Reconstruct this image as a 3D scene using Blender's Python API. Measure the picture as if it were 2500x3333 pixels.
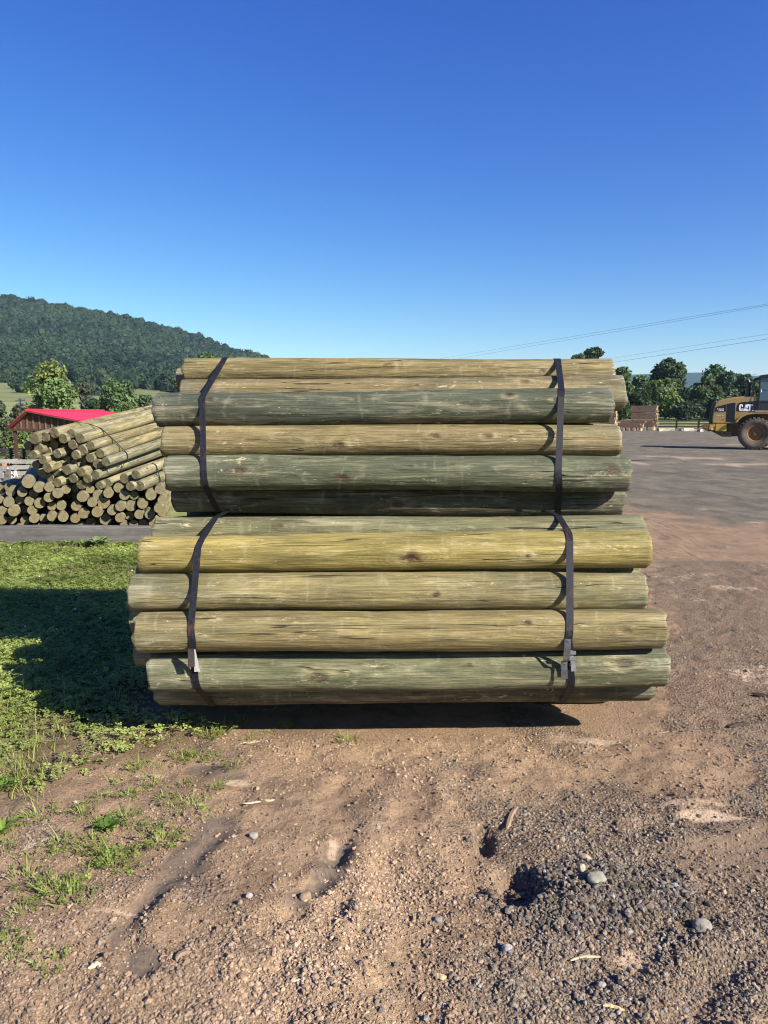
import bpy, bmesh, math, random
import numpy as np
from mathutils import Vector, Matrix, Quaternion
for _o in list(bpy.data.objects):
    bpy.data.objects.remove(_o)
SC = bpy.context.scene
R = math.radians
# ------------------------------------------------------------------ camera
CAM_H, PITCH, FPX = 1.6, R(7.4), 2450.0
cam = bpy.data.cameras.new("camera")
cam.sensor_fit = 'VERTICAL'; cam.sensor_height = 36.0; cam.lens = 36.0 * FPX / 3333.0
cam.clip_start = 0.05; cam.clip_end = 20000
cam_o = bpy.data.objects.new("camera", cam); SC.collection.objects.link(cam_o)
cam_o.location = (0, 0, CAM_H); cam_o.rotation_euler = (R(90) - PITCH, 0, 0)
SC.camera = cam_o
# ------------------------------------------------------------------ sky, sun, exposure
SUN_EL, SUN_AZ = R(32.0), R(128.0)           # azimuth clockwise from +Y: the sun is behind the camera, to the right
w = bpy.data.worlds.new("World"); SC.world = w; w.use_nodes = True
wn = w.node_tree.nodes; wn.clear()
sky = wn.new("ShaderNodeTexSky"); sky.sky_type = 'NISHITA'; sky.sun_disc = False
sky.sun_elevation = SUN_EL; sky.sun_rotation = SUN_AZ
sky.altitude = 0; sky.air_density = 1.0; sky.dust_density = 0.25; sky.ozone_density = 4.0
bg = wn.new("ShaderNodeBackground"); bg.inputs[1].default_value = 0.0645
wo = wn.new("ShaderNodeOutputWorld")
hs = wn.new("ShaderNodeHueSaturation"); hs.inputs['Saturation'].default_value = 1.18
w.node_tree.links.new(sky.outputs[0], hs.inputs['Color'])
# deepen the clear sky: a gentle per-channel contrast curve on the Sky Texture
_sp = wn.new("ShaderNodeSeparateColor"); _cb = wn.new("ShaderNodeCombineColor"); w.node_tree.links.new(hs.outputs[0], _sp.inputs[0])
for _i, (_k, _g) in enumerate(((1.49, 1.39), (1.31, 1.35), (.915, .80))):
    _m0 = wn.new("ShaderNodeMath"); _m0.operation = 'MULTIPLY'; _m0.inputs[1].default_value = .085
    _m1 = wn.new("ShaderNodeMath"); _m1.operation = 'POWER'; _m1.inputs[1].default_value = _g
    _m2 = wn.new("ShaderNodeMath"); _m2.operation = 'MULTIPLY'; _m2.inputs[1].default_value = _k / .085
    w.node_tree.links.new(_sp.outputs[_i], _m0.inputs[0]); w.node_tree.links.new(_m0.outputs[0], _m1.inputs[0]); w.node_tree.links.new(_m1.outputs[0], _m2.inputs[0]); w.node_tree.links.new(_m2.outputs[0], _cb.inputs[_i])
w.node_tree.links.new(_cb.outputs[0], bg.inputs[0]); w.node_tree.links.new(bg.outputs[0], wo.inputs[0])
sun = bpy.data.lights.new("sun", 'SUN'); sun.energy = 5.0; sun.angle = R(0.53); sun.color = (1.0, 0.93, 0.82)
sun_o = bpy.data.objects.new("sun", sun); SC.collection.objects.link(sun_o)
TO_SUN = Vector((math.sin(SUN_AZ) * math.cos(SUN_EL), math.cos(SUN_AZ) * math.cos(SUN_EL), math.sin(SUN_EL)))
sun_o.rotation_euler = (-TO_SUN).to_track_quat('-Z', 'Y').to_euler(); sun_o.location = TO_SUN * 50
SC.view_settings.view_transform = 'Standard'; SC.view_settings.look = 'None'
SC.view_settings.exposure = 1.2; SC.view_settings.gamma = 1.0; SC.view_settings.use_curve_mapping = False
SC.cycles.use_denoising = True
SC.cycles.pixel_filter_type = 'BLACKMAN_HARRIS'; SC.cycles.filter_width = 1.1
SC.cycles.max_bounces = 6; SC.cycles.transparent_max_bounces = 8
SC.cycles.diffuse_bounces = 3

# ------------------------------------------------------------------ survey helpers (photo measurements -> metres)
CP, SP = math.cos(PITCH), math.sin(PITCH)
def at(px, py, D):
    """point of the place seen at photo pixel (2500 x 3333) at depth D metres along the lens axis"""
    u = (px - 1250.0) / FPX; v = (1666.5 - py) / FPX
    return Vector((D * u, D * (CP + v * SP), CAM_H + D * (-SP + v * CP)))
def aty(px, py, Y):
    v = (1666.5 - py) / FPX
    return at(px, py, Y / (CP + v * SP))
def gnd(px, py, z=0.0):
    v = (1666.5 - py) / FPX
    return at(px, py, (CAM_H - z) / (SP - v * CP))
K = 2500.0 / 1659.0
def gd(x, y):                                  # ground point from the 1659-wide working print
    p = gnd(x * K, y * K); return (p.x, p.y)

# ------------------------------------------------------------------ noise
def _h(ix, iy, iz, seed):
    n = (ix.astype(np.int64) * 374761393 + iy.astype(np.int64) * 668265263 + iz.astype(np.int64) * 1274126177 + seed * 974711) & 0xffffffff
    n = ((n ^ (n >> 13)) * 1274126177) & 0xffffffff
    n = ((n ^ (n >> 16)) * 2246822519) & 0xffffffff
    return ((n ^ (n >> 15)) & 0xffffff) / float(0xffffff)
def vn(x, y, z=None, seed=0):
    if z is None: z = np.zeros_like(x)
    fx, fy, fz = np.floor(x), np.floor(y), np.floor(z)
    tx, ty, tz = x - fx, y - fy, z - fz
    tx = tx * tx * (3 - 2 * tx); ty = ty * ty * (3 - 2 * ty); tz = tz * tz * (3 - 2 * tz)
    r = 0
    for dx in (0, 1):
        for dy in (0, 1):
            for dz in (0, 1):
                r = r + _h(fx + dx, fy + dy, fz + dz, seed) * (tx if dx else 1 - tx) * (ty if dy else 1 - ty) * (tz if dz else 1 - tz)
    return r * 2 - 1
def fbm(x, y, z=None, o=4, seed=0):
    a, r, f = 1.0, 0, 1.0
    for i in range(o):
        r = r + a * vn(x * f, y * f, None if z is None else z * f, seed + i * 17); a *= .5; f *= 2.03
    return r
def sst(a, b, x):
    t = np.clip((x - a) / (b - a), 0, 1); return t * t * (3 - 2 * t)
def sdpoly(poly, x, y):
    """signed distance to a polygon, positive inside"""
    d = np.full(x.shape, 1e18); ins = np.zeros(x.shape, bool); n = len(poly)
    for i in range(n):
        ax, ay = poly[i]; bx, by = poly[(i + 1) % n]
        ex, ey = bx - ax, by - ay
        t = np.clip(((x - ax) * ex + (y - ay) * ey) / max(ex * ex + ey * ey, 1e-9), 0, 1)
        d = np.minimum(d, (x - ax - t * ex) ** 2 + (y - ay - t * ey) ** 2)
        c = (ay > y) != (by > y)
        with np.errstate(divide='ignore', invalid='ignore'):
            xi = ax + (y - ay) * ex / (ey if ey != 0 else 1e-12)
        ins ^= c & (x < xi)
    d = np.sqrt(d); return np.where(ins, d, -d)
def sdline(pts, x, y):
    d = np.full(x.shape, 1e18)
    for (ax, ay), (bx, by) in zip(pts[:-1], pts[1:]):
        ex, ey = bx - ax, by - ay
        t = np.clip(((x - ax) * ex + (y - ay) * ey) / max(ex * ex + ey * ey, 1e-9), 0, 1)
        d = np.minimum(d, (x - ax - t * ex) ** 2 + (y - ay - t * ey) ** 2)
    return np.sqrt(d)

# ------------------------------------------------------------------ object helpers
def tag(o, label=None, cat=None, group=None, kind=None):
    if label: o['label'] = label
    if cat: o['category'] = cat
    if group: o['group'] = group
    if kind: o['kind'] = kind
    return o
def link(name, me, parent=None):
    o = bpy.data.objects.new(name, me); SC.collection.objects.link(o)
    if parent is not None: o.parent = parent
    return o
def empty(name, loc, label, cat, group=None, rz=0.0):
    o = bpy.data.objects.new(name, None); SC.collection.objects.link(o)
    o.location = loc; o.rotation_euler = (0, 0, rz); o.empty_display_size = .2
    return tag(o, label, cat, group)
def dup(o, parent=None):
    c = o.copy(); SC.collection.objects.link(c)
    if parent is not None: c.parent = parent
    for ch in list(o.children): dup(ch, c)
    return c
def npmesh(name, V, faces, mats, smooth=True, mi=None, cols=None):
    """V (n,3); faces: list of (m,k) index arrays; mi: list of material indices per array; cols: {name: (n,4)}"""
    me = bpy.data.meshes.new(name)
    V = np.asarray(V, np.float32); me.vertices.add(len(V)); me.vertices.foreach_set('co', V.ravel())
    lv, st, idx, s = [], [], [], 0
    for j, F in enumerate(faces):
        F = np.asarray(F, np.int32)
        if not len(F): continue
        m, k = F.shape
        lv.append(F.ravel()); st.append(s + np.arange(m, dtype=np.int32) * k); s += m * k
        idx.append(np.full(m, 0 if mi is None else mi[j], np.int32))
    lv, st, idx = np.concatenate(lv), np.concatenate(st), np.concatenate(idx)
    me.loops.add(len(lv)); me.loops.foreach_set('vertex_index', lv)
    me.polygons.add(len(st)); me.polygons.foreach_set('loop_start', st.astype(np.int32))
    me.polygons.foreach_set('material_index', idx)
    me.polygons.foreach_set('use_smooth', np.full(len(st), smooth, bool))
    for m in mats: me.materials.append(m)
    for k, c in (cols or {}).items():
        a = me.attributes.new(k, 'FLOAT_COLOR', 'POINT'); c = np.asarray(c, np.float32)
        if c.shape[1] == 3: c = np.concatenate([c, np.ones((len(c), 1), np.float32)], 1)
        a.data.foreach_set('color', c.ravel())
    me.update(calc_edges=True); me.validate()
    return me
class Geo:
    """collects boxes, prisms, tubes, lathes into one mesh"""
    def __init__(s): s.V, s.F, s.n = [], {}, 0
    def add(s, V, F, M=None):
        V = np.asarray(V, float)
        if M is not None: V = V @ np.array(M.to_3x3()).T + np.array(M.translation)
        for f in F: s.F.setdefault(len(f), []).append([i + s.n for i in f])
        s.V.append(V); s.n += len(V); return s
    def box(s, a, b, M=None, j=0.0):
        x0, y0, z0 = a; x1, y1, z1 = b
        V = np.array([(x0, y0, z0), (x1, y0, z0), (x1, y1, z0), (x0, y1, z0), (x0, y0, z1), (x1, y0, z1), (x1, y1, z1), (x0, y1, z1)], float)
        if j: V = V + np.random.uniform(-j, j, V.shape)
        return s.add(V, [(3, 2, 1, 0), (4, 5, 6, 7), (0, 1, 5, 4), (1, 2, 6, 5), (2, 3, 7, 6), (3, 0, 4, 7)], M)
    def prism(s, poly, y0, y1, M=None):
        """polygon in XZ (counter-clockwise seen from -Y) extruded along Y"""
        n = len(poly)
        ar = sum(poly[i][0] * poly[(i + 1) % n][1] - poly[(i + 1) % n][0] * poly[i][1] for i in range(n))
        if ar < 0: poly = poly[::-1]
        V = [(x, y0, z) for x, z in poly] + [(x, y1, z) for x, z in poly]
        F = [tuple(range(n)), tuple(range(2 * n - 1, n - 1, -1))] + [(i, i + n, (i + 1) % n + n, (i + 1) % n) for i in range(n)]
        return s.add(V, F, M)
    def tube(s, P, r, n=8, M=None, cap=True):
        P = [Vector(p) for p in P]; m = len(P)
        if not hasattr(r, '__len__'): r = [r] * m
        V = []; up = None
        for i in range(m):
            t = (P[min(i + 1, m - 1)] - P[max(i - 1, 0)]).normalized()
            if up is None: up = Vector((0, 0, 1)) if abs(t.z) < .9 else Vector((1, 0, 0))
            a = t.cross(up)
            if a.length < 1e-6: a = t.orthogonal()
            a.normalize(); b = a.cross(t); b.normalize(); up = b
            for k in range(n):
                th = 2 * math.pi * k / n
                V.append(P[i] + a * (math.cos(th) * r[i]) + b * (math.sin(th) * r[i]))
        F = [(i * n + k, i * n + (k + 1) % n, (i + 1) * n + (k + 1) % n, (i + 1) * n + k) for i in range(m - 1) for k in range(n)]
        if cap: F += [tuple(range(n - 1, -1, -1)), tuple(range((m - 1) * n, m * n))]
        return s.add([tuple(v) for v in V], F, M)
    def lathe(s, prof, n=48, M=None):
        """profile of (radius, y), turned round the Y axis"""
        V = []; m = len(prof)
        for r_, y in prof:
            for k in range(n):
                th = 2 * math.pi * k / n; V.append((r_ * math.cos(th), y, r_ * math.sin(th)))
        F = [(i * n + k, (i + 1) * n + k, (i + 1) * n + (k + 1) % n, i * n + (k + 1) % n) for i in range(m - 1) for k in range(n)]
        return s.add(V, F, M)
    def mesh(s, name, mat, smooth=False, bevel=0.0, seg=2, ang=30):
        me = bpy.data.meshes.new(name)
        V = np.concatenate(s.V); F = [f for k in s.F for f in s.F[k]]
        me.from_pydata([tuple(v) for v in V], [], F); me.materials.append(mat); me.update()
        bm = bmesh.new(); bm.from_mesh(me)
        bmesh.ops.recalc_face_normals(bm, faces=bm.faces)
        if bevel:
            ed = [e for e in bm.edges if len(e.link_faces) == 2 and e.calc_face_angle(0) > R(ang)]
            bmesh.ops.bevel(bm, geom=ed, offset=bevel, segments=seg, affect='EDGES', clamp_overlap=True)
        for f in bm.faces: f.smooth = smooth
        if smooth:
            for e in bm.edges:
                if len(e.link_faces) == 2 and e.calc_face_angle(0) > R(40): e.smooth = False
        bm.to_mesh(me); bm.free(); return me
    def obj(s, name, mat, parent=None, **k): return link(name, s.mesh(name, mat, **k), parent)

# ------------------------------------------------------------------ materials
class Mat:
    def __init__(s, name, rough=.7, spec=.3, metal=0.0):
        s.m = bpy.data.materials.new(name); s.m.use_nodes = True; s.t = s.m.node_tree
        s.b = s.t.nodes['Principled BSDF']; s.out = s.t.nodes['Material Output']
        s.b.inputs['Roughness'].default_value = rough; s.b.inputs['Metallic'].default_value = metal
        s.b.inputs['Specular IOR Level'].default_value = spec
    def N(s, typ, ins=None, **attrs):
        n = s.t.nodes.new('ShaderNode' + typ)
        for k, v in attrs.items(): setattr(n, k, v)
        for k, v in (ins or {}).items(): s.set(n.inputs[k], v)
        return n
    def set(s, sock, v):
        if isinstance(v, bpy.types.NodeSocket): s.t.links.new(v, sock)
        elif isinstance(v, bpy.types.Node): s.t.links.new(v.outputs[0], sock)
        else:
            if hasattr(sock.default_value, '__len__') and len(sock.default_value) == 4 and len(v) == 3: v = (*v, 1)
            sock.default_value = v
    def math(s, op, a, b=0.0, c=None, clamp=False):
        n = s.N('Math', {0: a, 1: b}, operation=op); n.use_clamp = clamp
        if c is not None: s.set(n.inputs[2], c)
        return n.outputs[0]
    def mix(s, f, a, b, mode='MIX'):
        n = s.N('Mix', None, data_type='RGBA', blend_type=mode)
        s.set(n.inputs[0], f); s.set(n.inputs[6], a); s.set(n.inputs[7], b); return n.outputs[2]
    def ramp(s, f, stops, interp='LINEAR'):
        n = s.N('ValToRGB', {0: f}); e = n.color_ramp.elements; n.color_ramp.interpolation = interp
        while len(e) < len(stops): e.new(.5)
        for i, (p, c) in enumerate(stops):
            e[i].position = p; e[i].color = (c, c, c, 1) if not hasattr(c, '__len__') else (*c, 1)
        return n.outputs[0]
    def rng(s, v, a, b, c=0.0, d=1.0):
        return s.N('MapRange', {0: v, 1: a, 2: b, 3: c, 4: d}).outputs[0]
    def noise(s, vec, scale, detail=3, rough=.55, dist=0.0, out=0):
        n = s.N('TexNoise', {'Vector': vec, 'Scale': scale, 'Detail': detail, 'Roughness': rough, 'Distortion': dist}); return n.outputs[out]
    def obj(s): return s.N('TexCoord').outputs['Object']
    def scale(s, vec, sc):
        return s.N('VectorMath', {0: vec, 1: sc}, operation='MULTIPLY').outputs[0]
    def addv(s, a, b): return s.N('VectorMath', {0: a, 1: b}, operation='ADD').outputs[0]
    def attr(s, name, out='Color'): return s.N('Attribute', None, attribute_name=name).outputs[out]
    def bump(s, h, strength, dist, normal=None):
        n = s.N('Bump', {'Height': h, 'Strength': strength, 'Distance': dist})
        if normal is not None: s.set(n.inputs['Normal'], normal)
        return n.outputs[0]
    def color(s, c): s.set(s.b.inputs['Base Color'], c); return s
    def rough(s, c): s.set(s.b.inputs['Roughness'], c); return s
    def normal(s, n): s.set(s.b.inputs['Normal'], n); return s

def simple(name, col, rough=.7, spec=.3, metal=0.0, var=.25, scale=6.0, bump=0.0, dirt=None):
    M = Mat(name, rough, spec, metal); v = M.obj()
    n = M.noise(v, scale, 5, .6)
    c = M.mix(M.rng(n, .3, .7), tuple(x * (1 - var) for x in col), tuple(min(1, x * (1 + var)) for x in col))
    if dirt:
        c = M.mix(M.rng(M.noise(v, scale * .45, 4, .65, 1.0), .42, .68, 0, .85), c, dirt)
    M.color(c)
    if bump: M.normal(M.bump(M.noise(v, scale * 6, 3), .6, bump))
    return M.m

# treated pine post: the object colour sets its own tint, growth rings warp round the knots
def pine_mat(name='treated_pine', fine=1.0):
    M = Mat(name, .72, .25); o = M.obj(); info = M.N('ObjectInfo')
    off = M.N('CombineXYZ', {0: M.math('MULTIPLY', info.outputs['Random'], 37.0), 1: M.math('MULTIPLY', info.outputs['Random'], 11.0)}).outputs[0]
    P = M.addv(o, off)
    kn = M.attr('knot'); ks = M.N('SeparateColor', {0: kn})
    kcore, kwide, kedge = ks.outputs[0], ks.outputs[1], ks.outputs[2]
    broad = M.noise(M.scale(P, (1.3, 13, 13)), 1.0, 5, .68, .7)
    warp = M.noise(M.scale(P, (1.1, 7, 7)), 1.0, 3, .55, .3)
    phase = M.math('ADD', M.math('MULTIPLY', warp, 7.5 * fine), M.math('MULTIPLY', kwide, 6.5))
    ring = M.math('FRACT', phase)
    late = M.ramp(ring, [(0, 0.0), (.45, .15), (.8, 1.0), (.93, .9), (1.0, 0.0)])
    fibre = M.noise(M.scale(P, (5, 170, 170)), 1.0, 3, .65)
    pale = M.noise(M.scale(P, (2.4, 16, 16)), 1.0, 5, .7, .8)
    blot = M.noise(M.scale(P, (1.7, 5, 5)), 1.0, 4, .6, .8)
    base = M.mix(M.rng(blot, .38, .64), M.mix(1.0, info.outputs['Color'], (.86, .82, .80), 'MULTIPLY'), M.mix(1.0, info.outputs['Color'], (1.14, 1.10, .98), 'MULTIPLY'))
    grn = M.noise(M.scale(M.addv(P, (3.0, 0, 0)), (1.2, 6, 6)), 1.0, 4, .6, .5)
    base = M.mix(M.math('MULTIPLY', M.rng(grn, .5, .66, 0, .6), info.outputs['Alpha']), base, (.145, .16, .10))
    base = M.mix(M.math('MULTIPLY', M.math('MULTIPLY', M.attr('knot', 'Alpha'), info.outputs['Alpha']), M.rng(pale, .4, .62, .15, .8)), base, (.30, .29, .22))
    dark = M.mix(1.0, base, (.50, .52, .48), 'MULTIPLY')
    lite = M.mix(.5, base, (.56, .48, .31))
    c = M.mix(M.rng(broad, .38, .62), dark, base)
    strk = M.noise(M.scale(P, (2.4, 80, 80)), 1.0, 5, .75, .2)
    c = M.mix(M.rng(strk, .38, .54, .40, 0), c, M.mix(1.0, c, (.50, .52, .47), 'MULTIPLY'))
    c = M.mix(M.rng(pale, .52, .72, 0, .75), c, lite)
    c = M.mix(M.math('MULTIPLY', late, M.rng(M.math('ADD', warp, kwide), .3, 1.1, .12, .62)), c, dark)
    c = M.mix(M.rng(fibre, .35, .62, .6, 0), c, M.mix(1.0, c, (.42, .44, .40), 'MULTIPLY'))
    # peeler marks: pale bands across the post
    sx = M.N('SeparateXYZ', {0: P})
    bx = M.noise(M.addv(M.scale(P, (7.0, .9, .9)), M.scale(M.N('TexNoise', {'Vector': P, 'Scale': 6.0}).outputs['Color'], (.35, .35, .35))), 1.0, 1, .4)
    band = M.math('MULTIPLY', M.rng(M.math('ABSOLUTE', M.math('SUBTRACT', bx, .56)), 0.0, .035, 1, 0), M.rng(M.noise(P, 14, 3, .6), .45, .68, 0, .22))
    c = M.mix(band, c, (.50, .46, .33))
    # flaked pale patches with torn edges and short nicks
    fl = M.noise(M.scale(P, (11, 34, 34)), 1.0, 6, .8, .6)
    c = M.mix(M.math('MULTIPLY', M.rng(fl, .58, .64, 0, .7), M.rng(M.noise(M.scale(P, (2.2, 7, 7)), 1.0, 2), .46, .60)), c, (.50, .43, .27))
    nk = M.noise(M.scale(P, (24, 120, 120)), 1.0, 3, .7)
    c = M.mix(M.math('MULTIPLY', M.rng(nk, .67, .73, 0, .6), M.rng(M.noise(M.scale(P, (3, 9, 9)), 1.0, 2), .45, .58)), c, (.05, .045, .03))
    # loose pale splinters
    sp = M.noise(M.scale(P, (28, 150, 150)), 1.0, 2, .6)
    c = M.mix(M.math('MULTIPLY', M.rng(sp, .70, .76), M.rng(M.noise(P, 7, 3), .46, .6)), c, (.56, .50, .34))
    # blackish mould specks
    mo = M.noise(M.scale(P, (7, 34, 34)), 1.0, 5, .75)
    c = M.mix(M.math('MULTIPLY', M.rng(mo, .60, .74, 0, .6), M.rng(M.noise(P, 2.3, 3), .44, .62)), c, (.055, .06, .045))
    # drying checks along the grain
    ck = M.noise(M.scale(P, (.55, 24, 24)), 1.0, 2, .45, .1)
    ckm = M.rng(M.noise(M.scale(P, (1.5, 11, 11)), 1.0, 2, .5), .49, .55)
    chk = M.math('MULTIPLY', M.rng(M.math('ABSOLUTE', M.math('SUBTRACT', ck, .5)), .002, .0095, 1, 0), ckm)
    c = M.mix(M.math('MULTIPLY', chk, .88), c, (.03, .028, .02))
    # knots
    c = M.mix(M.math('MULTIPLY', kedge, M.rng(pale, .45, .65, 0, .45)), c, (.46, .38, .22))
    c = M.mix(M.math('MULTIPLY', M.math('MULTIPLY', kcore, M.rng(M.noise(M.scale(P, (18, 60, 60)), 1.0, 3, .7), .38, .55, .25, 1.0)), .92), c, M.mix(M.rng(fibre, .4, .6), (.022, .014, .009), (.085, .045, .025)))
    M.color(c)
    h = M.math('ADD', M.math('MULTIPLY', fibre, .5), M.math('MULTIPLY', broad, .9))
    h = M.math('SUBTRACT', h, M.math('MULTIPLY', chk, 1.6))
    h = M.math('ADD', h, M.math('MULTIPLY', pale, .8))
    h = M.math('ADD', h, M.math('MULTIPLY', strk, 1.2))
    M.normal(M.bump(h, .9, .007))
    return M.m
def endgrain_mat():
    M = Mat('cut_end_grain', .85, .15); o = M.obj(); info = M.N('ObjectInfo')
    s = M.N('SeparateXYZ', {0: o})
    wob = M.noise(M.addv(o, M.N('CombineXYZ', {0: M.math('MULTIPLY', info.outputs['Random'], 31.0)}).outputs[0]), 9.0, 3)
    r = M.math('SQRT', M.math('ADD', M.math('POWER', s.outputs[1], 2.0), M.math('POWER', s.outputs[2], 2.0)))
    ph = M.math('ADD', M.math('MULTIPLY', r, 620.0), M.math('MULTIPLY', wob, 14.0))
    ring = M.rng(M.math('SINE', ph), -1, 1)
    ang = M.math('ARCTAN2', s.outputs[1], s.outputs[2])
    rad = M.noise(M.N('CombineXYZ', {0: M.math('MULTIPLY', ang, 5.0), 1: M.math('MULTIPLY', info.outputs['Random'], 50.0)}).outputs[0], 2.0, 3, .7)
    base = M.mix(.45, M.mix(1.0, info.outputs['Color'], (.62, .6, .55), 'MULTIPLY'), (.155, .13, .07))
    c = M.mix(M.math('MULTIPLY', ring, .5), base, M.mix(1.0, base, (.55, .5, .42), 'MULTIPLY'))
    c = M.mix(M.rng(r, .03, .0, 0, .45), c, (.13, .08, .04))
    c = M.mix(M.rng(M.math('ABSOLUTE', M.math('SUBTRACT', rad, .5)), .0, .02, .75, 0), c, (.05, .04, .025))
    c = M.mix(M.rng(M.noise(o, 30, 4), .45, .7, 0, .5), c, (.12, .13, .09))
    M.color(c); M.normal(M.bump(ring, .35, .002)); return M.m
def attr_leaf(name, rough=.6, trans=.35, attr='tint'):
    M = Mat(name, rough, .25); c = M.attr(attr)
    M.color(c)
    tr = M.N('BsdfTranslucent', {'Color': M.mix(1.0, c, (1.25, 1.3, .55), 'MULTIPLY')})
    mx = M.N('MixShader', {0: trans}); M.t.links.new(M.b.outputs[0], mx.inputs[1]); M.t.links.new(tr.outputs[0], mx.inputs[2])
    M.t.links.new(mx.outputs[0], M.out.inputs[0]); return M.m
def bark_mat():
    M = Mat('bark', .9, .1); o = M.obj()
    n = M.noise(M.scale(o, (6, 6, 1.2)), 2.0, 5, .7)
    M.color(M.ramp(n, [(.3, (.05, .042, .034)), (.55, (.15, .13, .11)), (.75, (.28, .25, .21))])); M.normal(M.bump(n, .8, .05)); return M.m
def stone_mat():
    M = Mat('gravel_stone', .85, .2); o = M.obj(); c = M.attr('tint')
    c = M.mix(M.rng(M.noise(o, 180, 3), .3, .7, 0, .45), c, M.mix(1.0, c, (.5, .48, .46), 'MULTIPLY'))
    M.color(c); M.normal(M.bump(M.noise(o, 260, 2), .4, .002)); return M.m
def board_mat(name, a, b, along=0, dirt=(.05, .045, .04)):
    M = Mat(name, .85, .15); o = M.obj(); sc = [22, 22, 22]; sc[along] = 1.3
    g = M.noise(M.scale(o, tuple(sc)), 1.0, 5, .7, .4); f = M.noise(M.scale(o, tuple(4 * s for s in sc)), 1.0, 3, .7)
    c = M.mix(M.rng(g, .3, .7), a, b); c = M.mix(M.rng(f, .55, .7, 0, .6), c, dirt)
    c = M.mix(M.rng(M.noise(o, 3.0, 4), .52, .7, 0, .55), c, dirt)
    M.color(c); M.normal(M.bump(f, .5, .004)); return M.m

PINE = pine_mat(); ENDG = endgrain_mat(); LEAF = attr_leaf('tree_foliage', .6, .3); GRASSM = attr_leaf('grass_blades', .5, .4)
BARK = bark_mat(); STONE = stone_mat()
GREYWOOD = board_mat('weathered_grey_board', (.16, .155, .15), (.30, .29, .27))
DARKBEAM = board_mat('dark_weathered_timber', (.075, .07, .066), (.17, .16, .15))
BLACKWOOD = board_mat('black_painted_board', (.012, .012, .013), (.03, .028, .028), 0, (.05, .04, .035))
# ================================================================== THE GROUND
LAWN = [gd(*p) for p in [(-260, 1150), (345, 1150), (400, 1230), (400, 1400), (345, 1530), (415, 1562), (470, 1590), (380, 1622), (285, 1640), (205, 1668), (175, 1700), (90, 1722), (0, 1745), (-260, 1770)]]
YARD = [gd(*p) for p in [(1352, 1092), (1480, 1112), (1640, 1140), (2200, 1170)]] + [(60, 8), (90, 60), (60, 93), (12, 93), (3.5, 93), (1.0, 40), (.4, 14)]
GRAV = [gd(*p) for p in [(960, 1790), (1060, 1730), (1200, 1700), (1350, 1690), (1480, 1740), (1640, 1640), (2000, 1600), (2000, 2300), (1020, 2300), (985, 2060), (1080, 1960), (1040, 1880)]]
GRAV2 = [gd(*p) for p in [(1410, 1560), (1400, 1250), (1420, 1210), (1640, 1210), (2000, 1200), (2000, 1650), (1560, 1640), (1480, 1600)]]
DARKMUD = [([gd(*p) for p in [(470, 1800), (400, 1880), (300, 1960), (265, 2020), (300, 2090)]], .05), ([gd(*p) for p in [(440, 1672), (520, 1690), (600, 1700)]], .05), ([gd(*p) for p in [(735, 1850), (690, 1920), (640, 1960)]], .035)]
TRACK = [gd(*p) for p in [(430, 2300), (520, 2090), (600, 1930), (700, 1830), (830, 1770), (980, 1740), (1030, 1800), (1000, 1930), (950, 2060), (960, 2300)]]
TRACK2 = [gd(*p) for p in [(560, 1600), (900, 1560), (1200, 1580), (1380, 1600), (1340, 1680), (1100, 1700), (960, 1760), (800, 1700), (640, 1680)]]
SMOOTH = [gd(*p) for p in [(1380, 1840), (1480, 1790), (1640, 1780), (1800, 1840), (1640, 1930), (1500, 1960)]]
def ell(cx, cy, rx, ry):
    x, y = gd(cx, cy); x2, _ = gd(cx + rx, cy); _, y0 = gd(cx, cy + ry); _, y1 = gd(cx, cy - ry)
    return (x, (y0 + y1) / 2, abs(x2 - x), abs(y1 - y0) / 2)
PALE = [ell(1545, 1775, 130, 14), ell(1500, 1750, 110, 8), ell(1300, 1606, 70, 9), ell(505, 1700, 70, 8), ell(330, 1672, 60, 8), ell(720, 1840, 30, 30), ell(250, 1975, 70, 8), ell(60, 1560, 80, 9), ell(430, 1560, 40, 12), ell(1370, 2080, 60, 30)]
REDS = [ell(1500, 1160, 110, 40), ell(1480, 1350, 90, 60), ell(1640, 1200, 70, 50), ell(1520, 1520, 120, 70)]
GSPOT = [ell(820, 1790, 80, 70), ell(640, 1770, 70, 40), ell(480, 1925, 95, 55), ell(560, 2060, 60, 50), ell(1150, 1560, 120, 30), ell(960, 2160, 120, 70)]
SAWD = [ell(1465, 989, 110, 7), ell(1640, 963, 60, 6), ell(1600, 1003, 90, 5), ell(1380, 1000, 40, 6), ell(1640, 1130, 40, 6)]
MOUND = gd(1275, 1945); PIT = gd(1118, 1925)
def emax(L, x, y):
    r = np.zeros_like(x)
    for cx, cy, rx, ry in L:
        r = np.maximum(r, 1.2 - np.sqrt(((x - cx) / rx) ** 2 + ((y - cy) / ry) ** 2))
    return r
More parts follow.
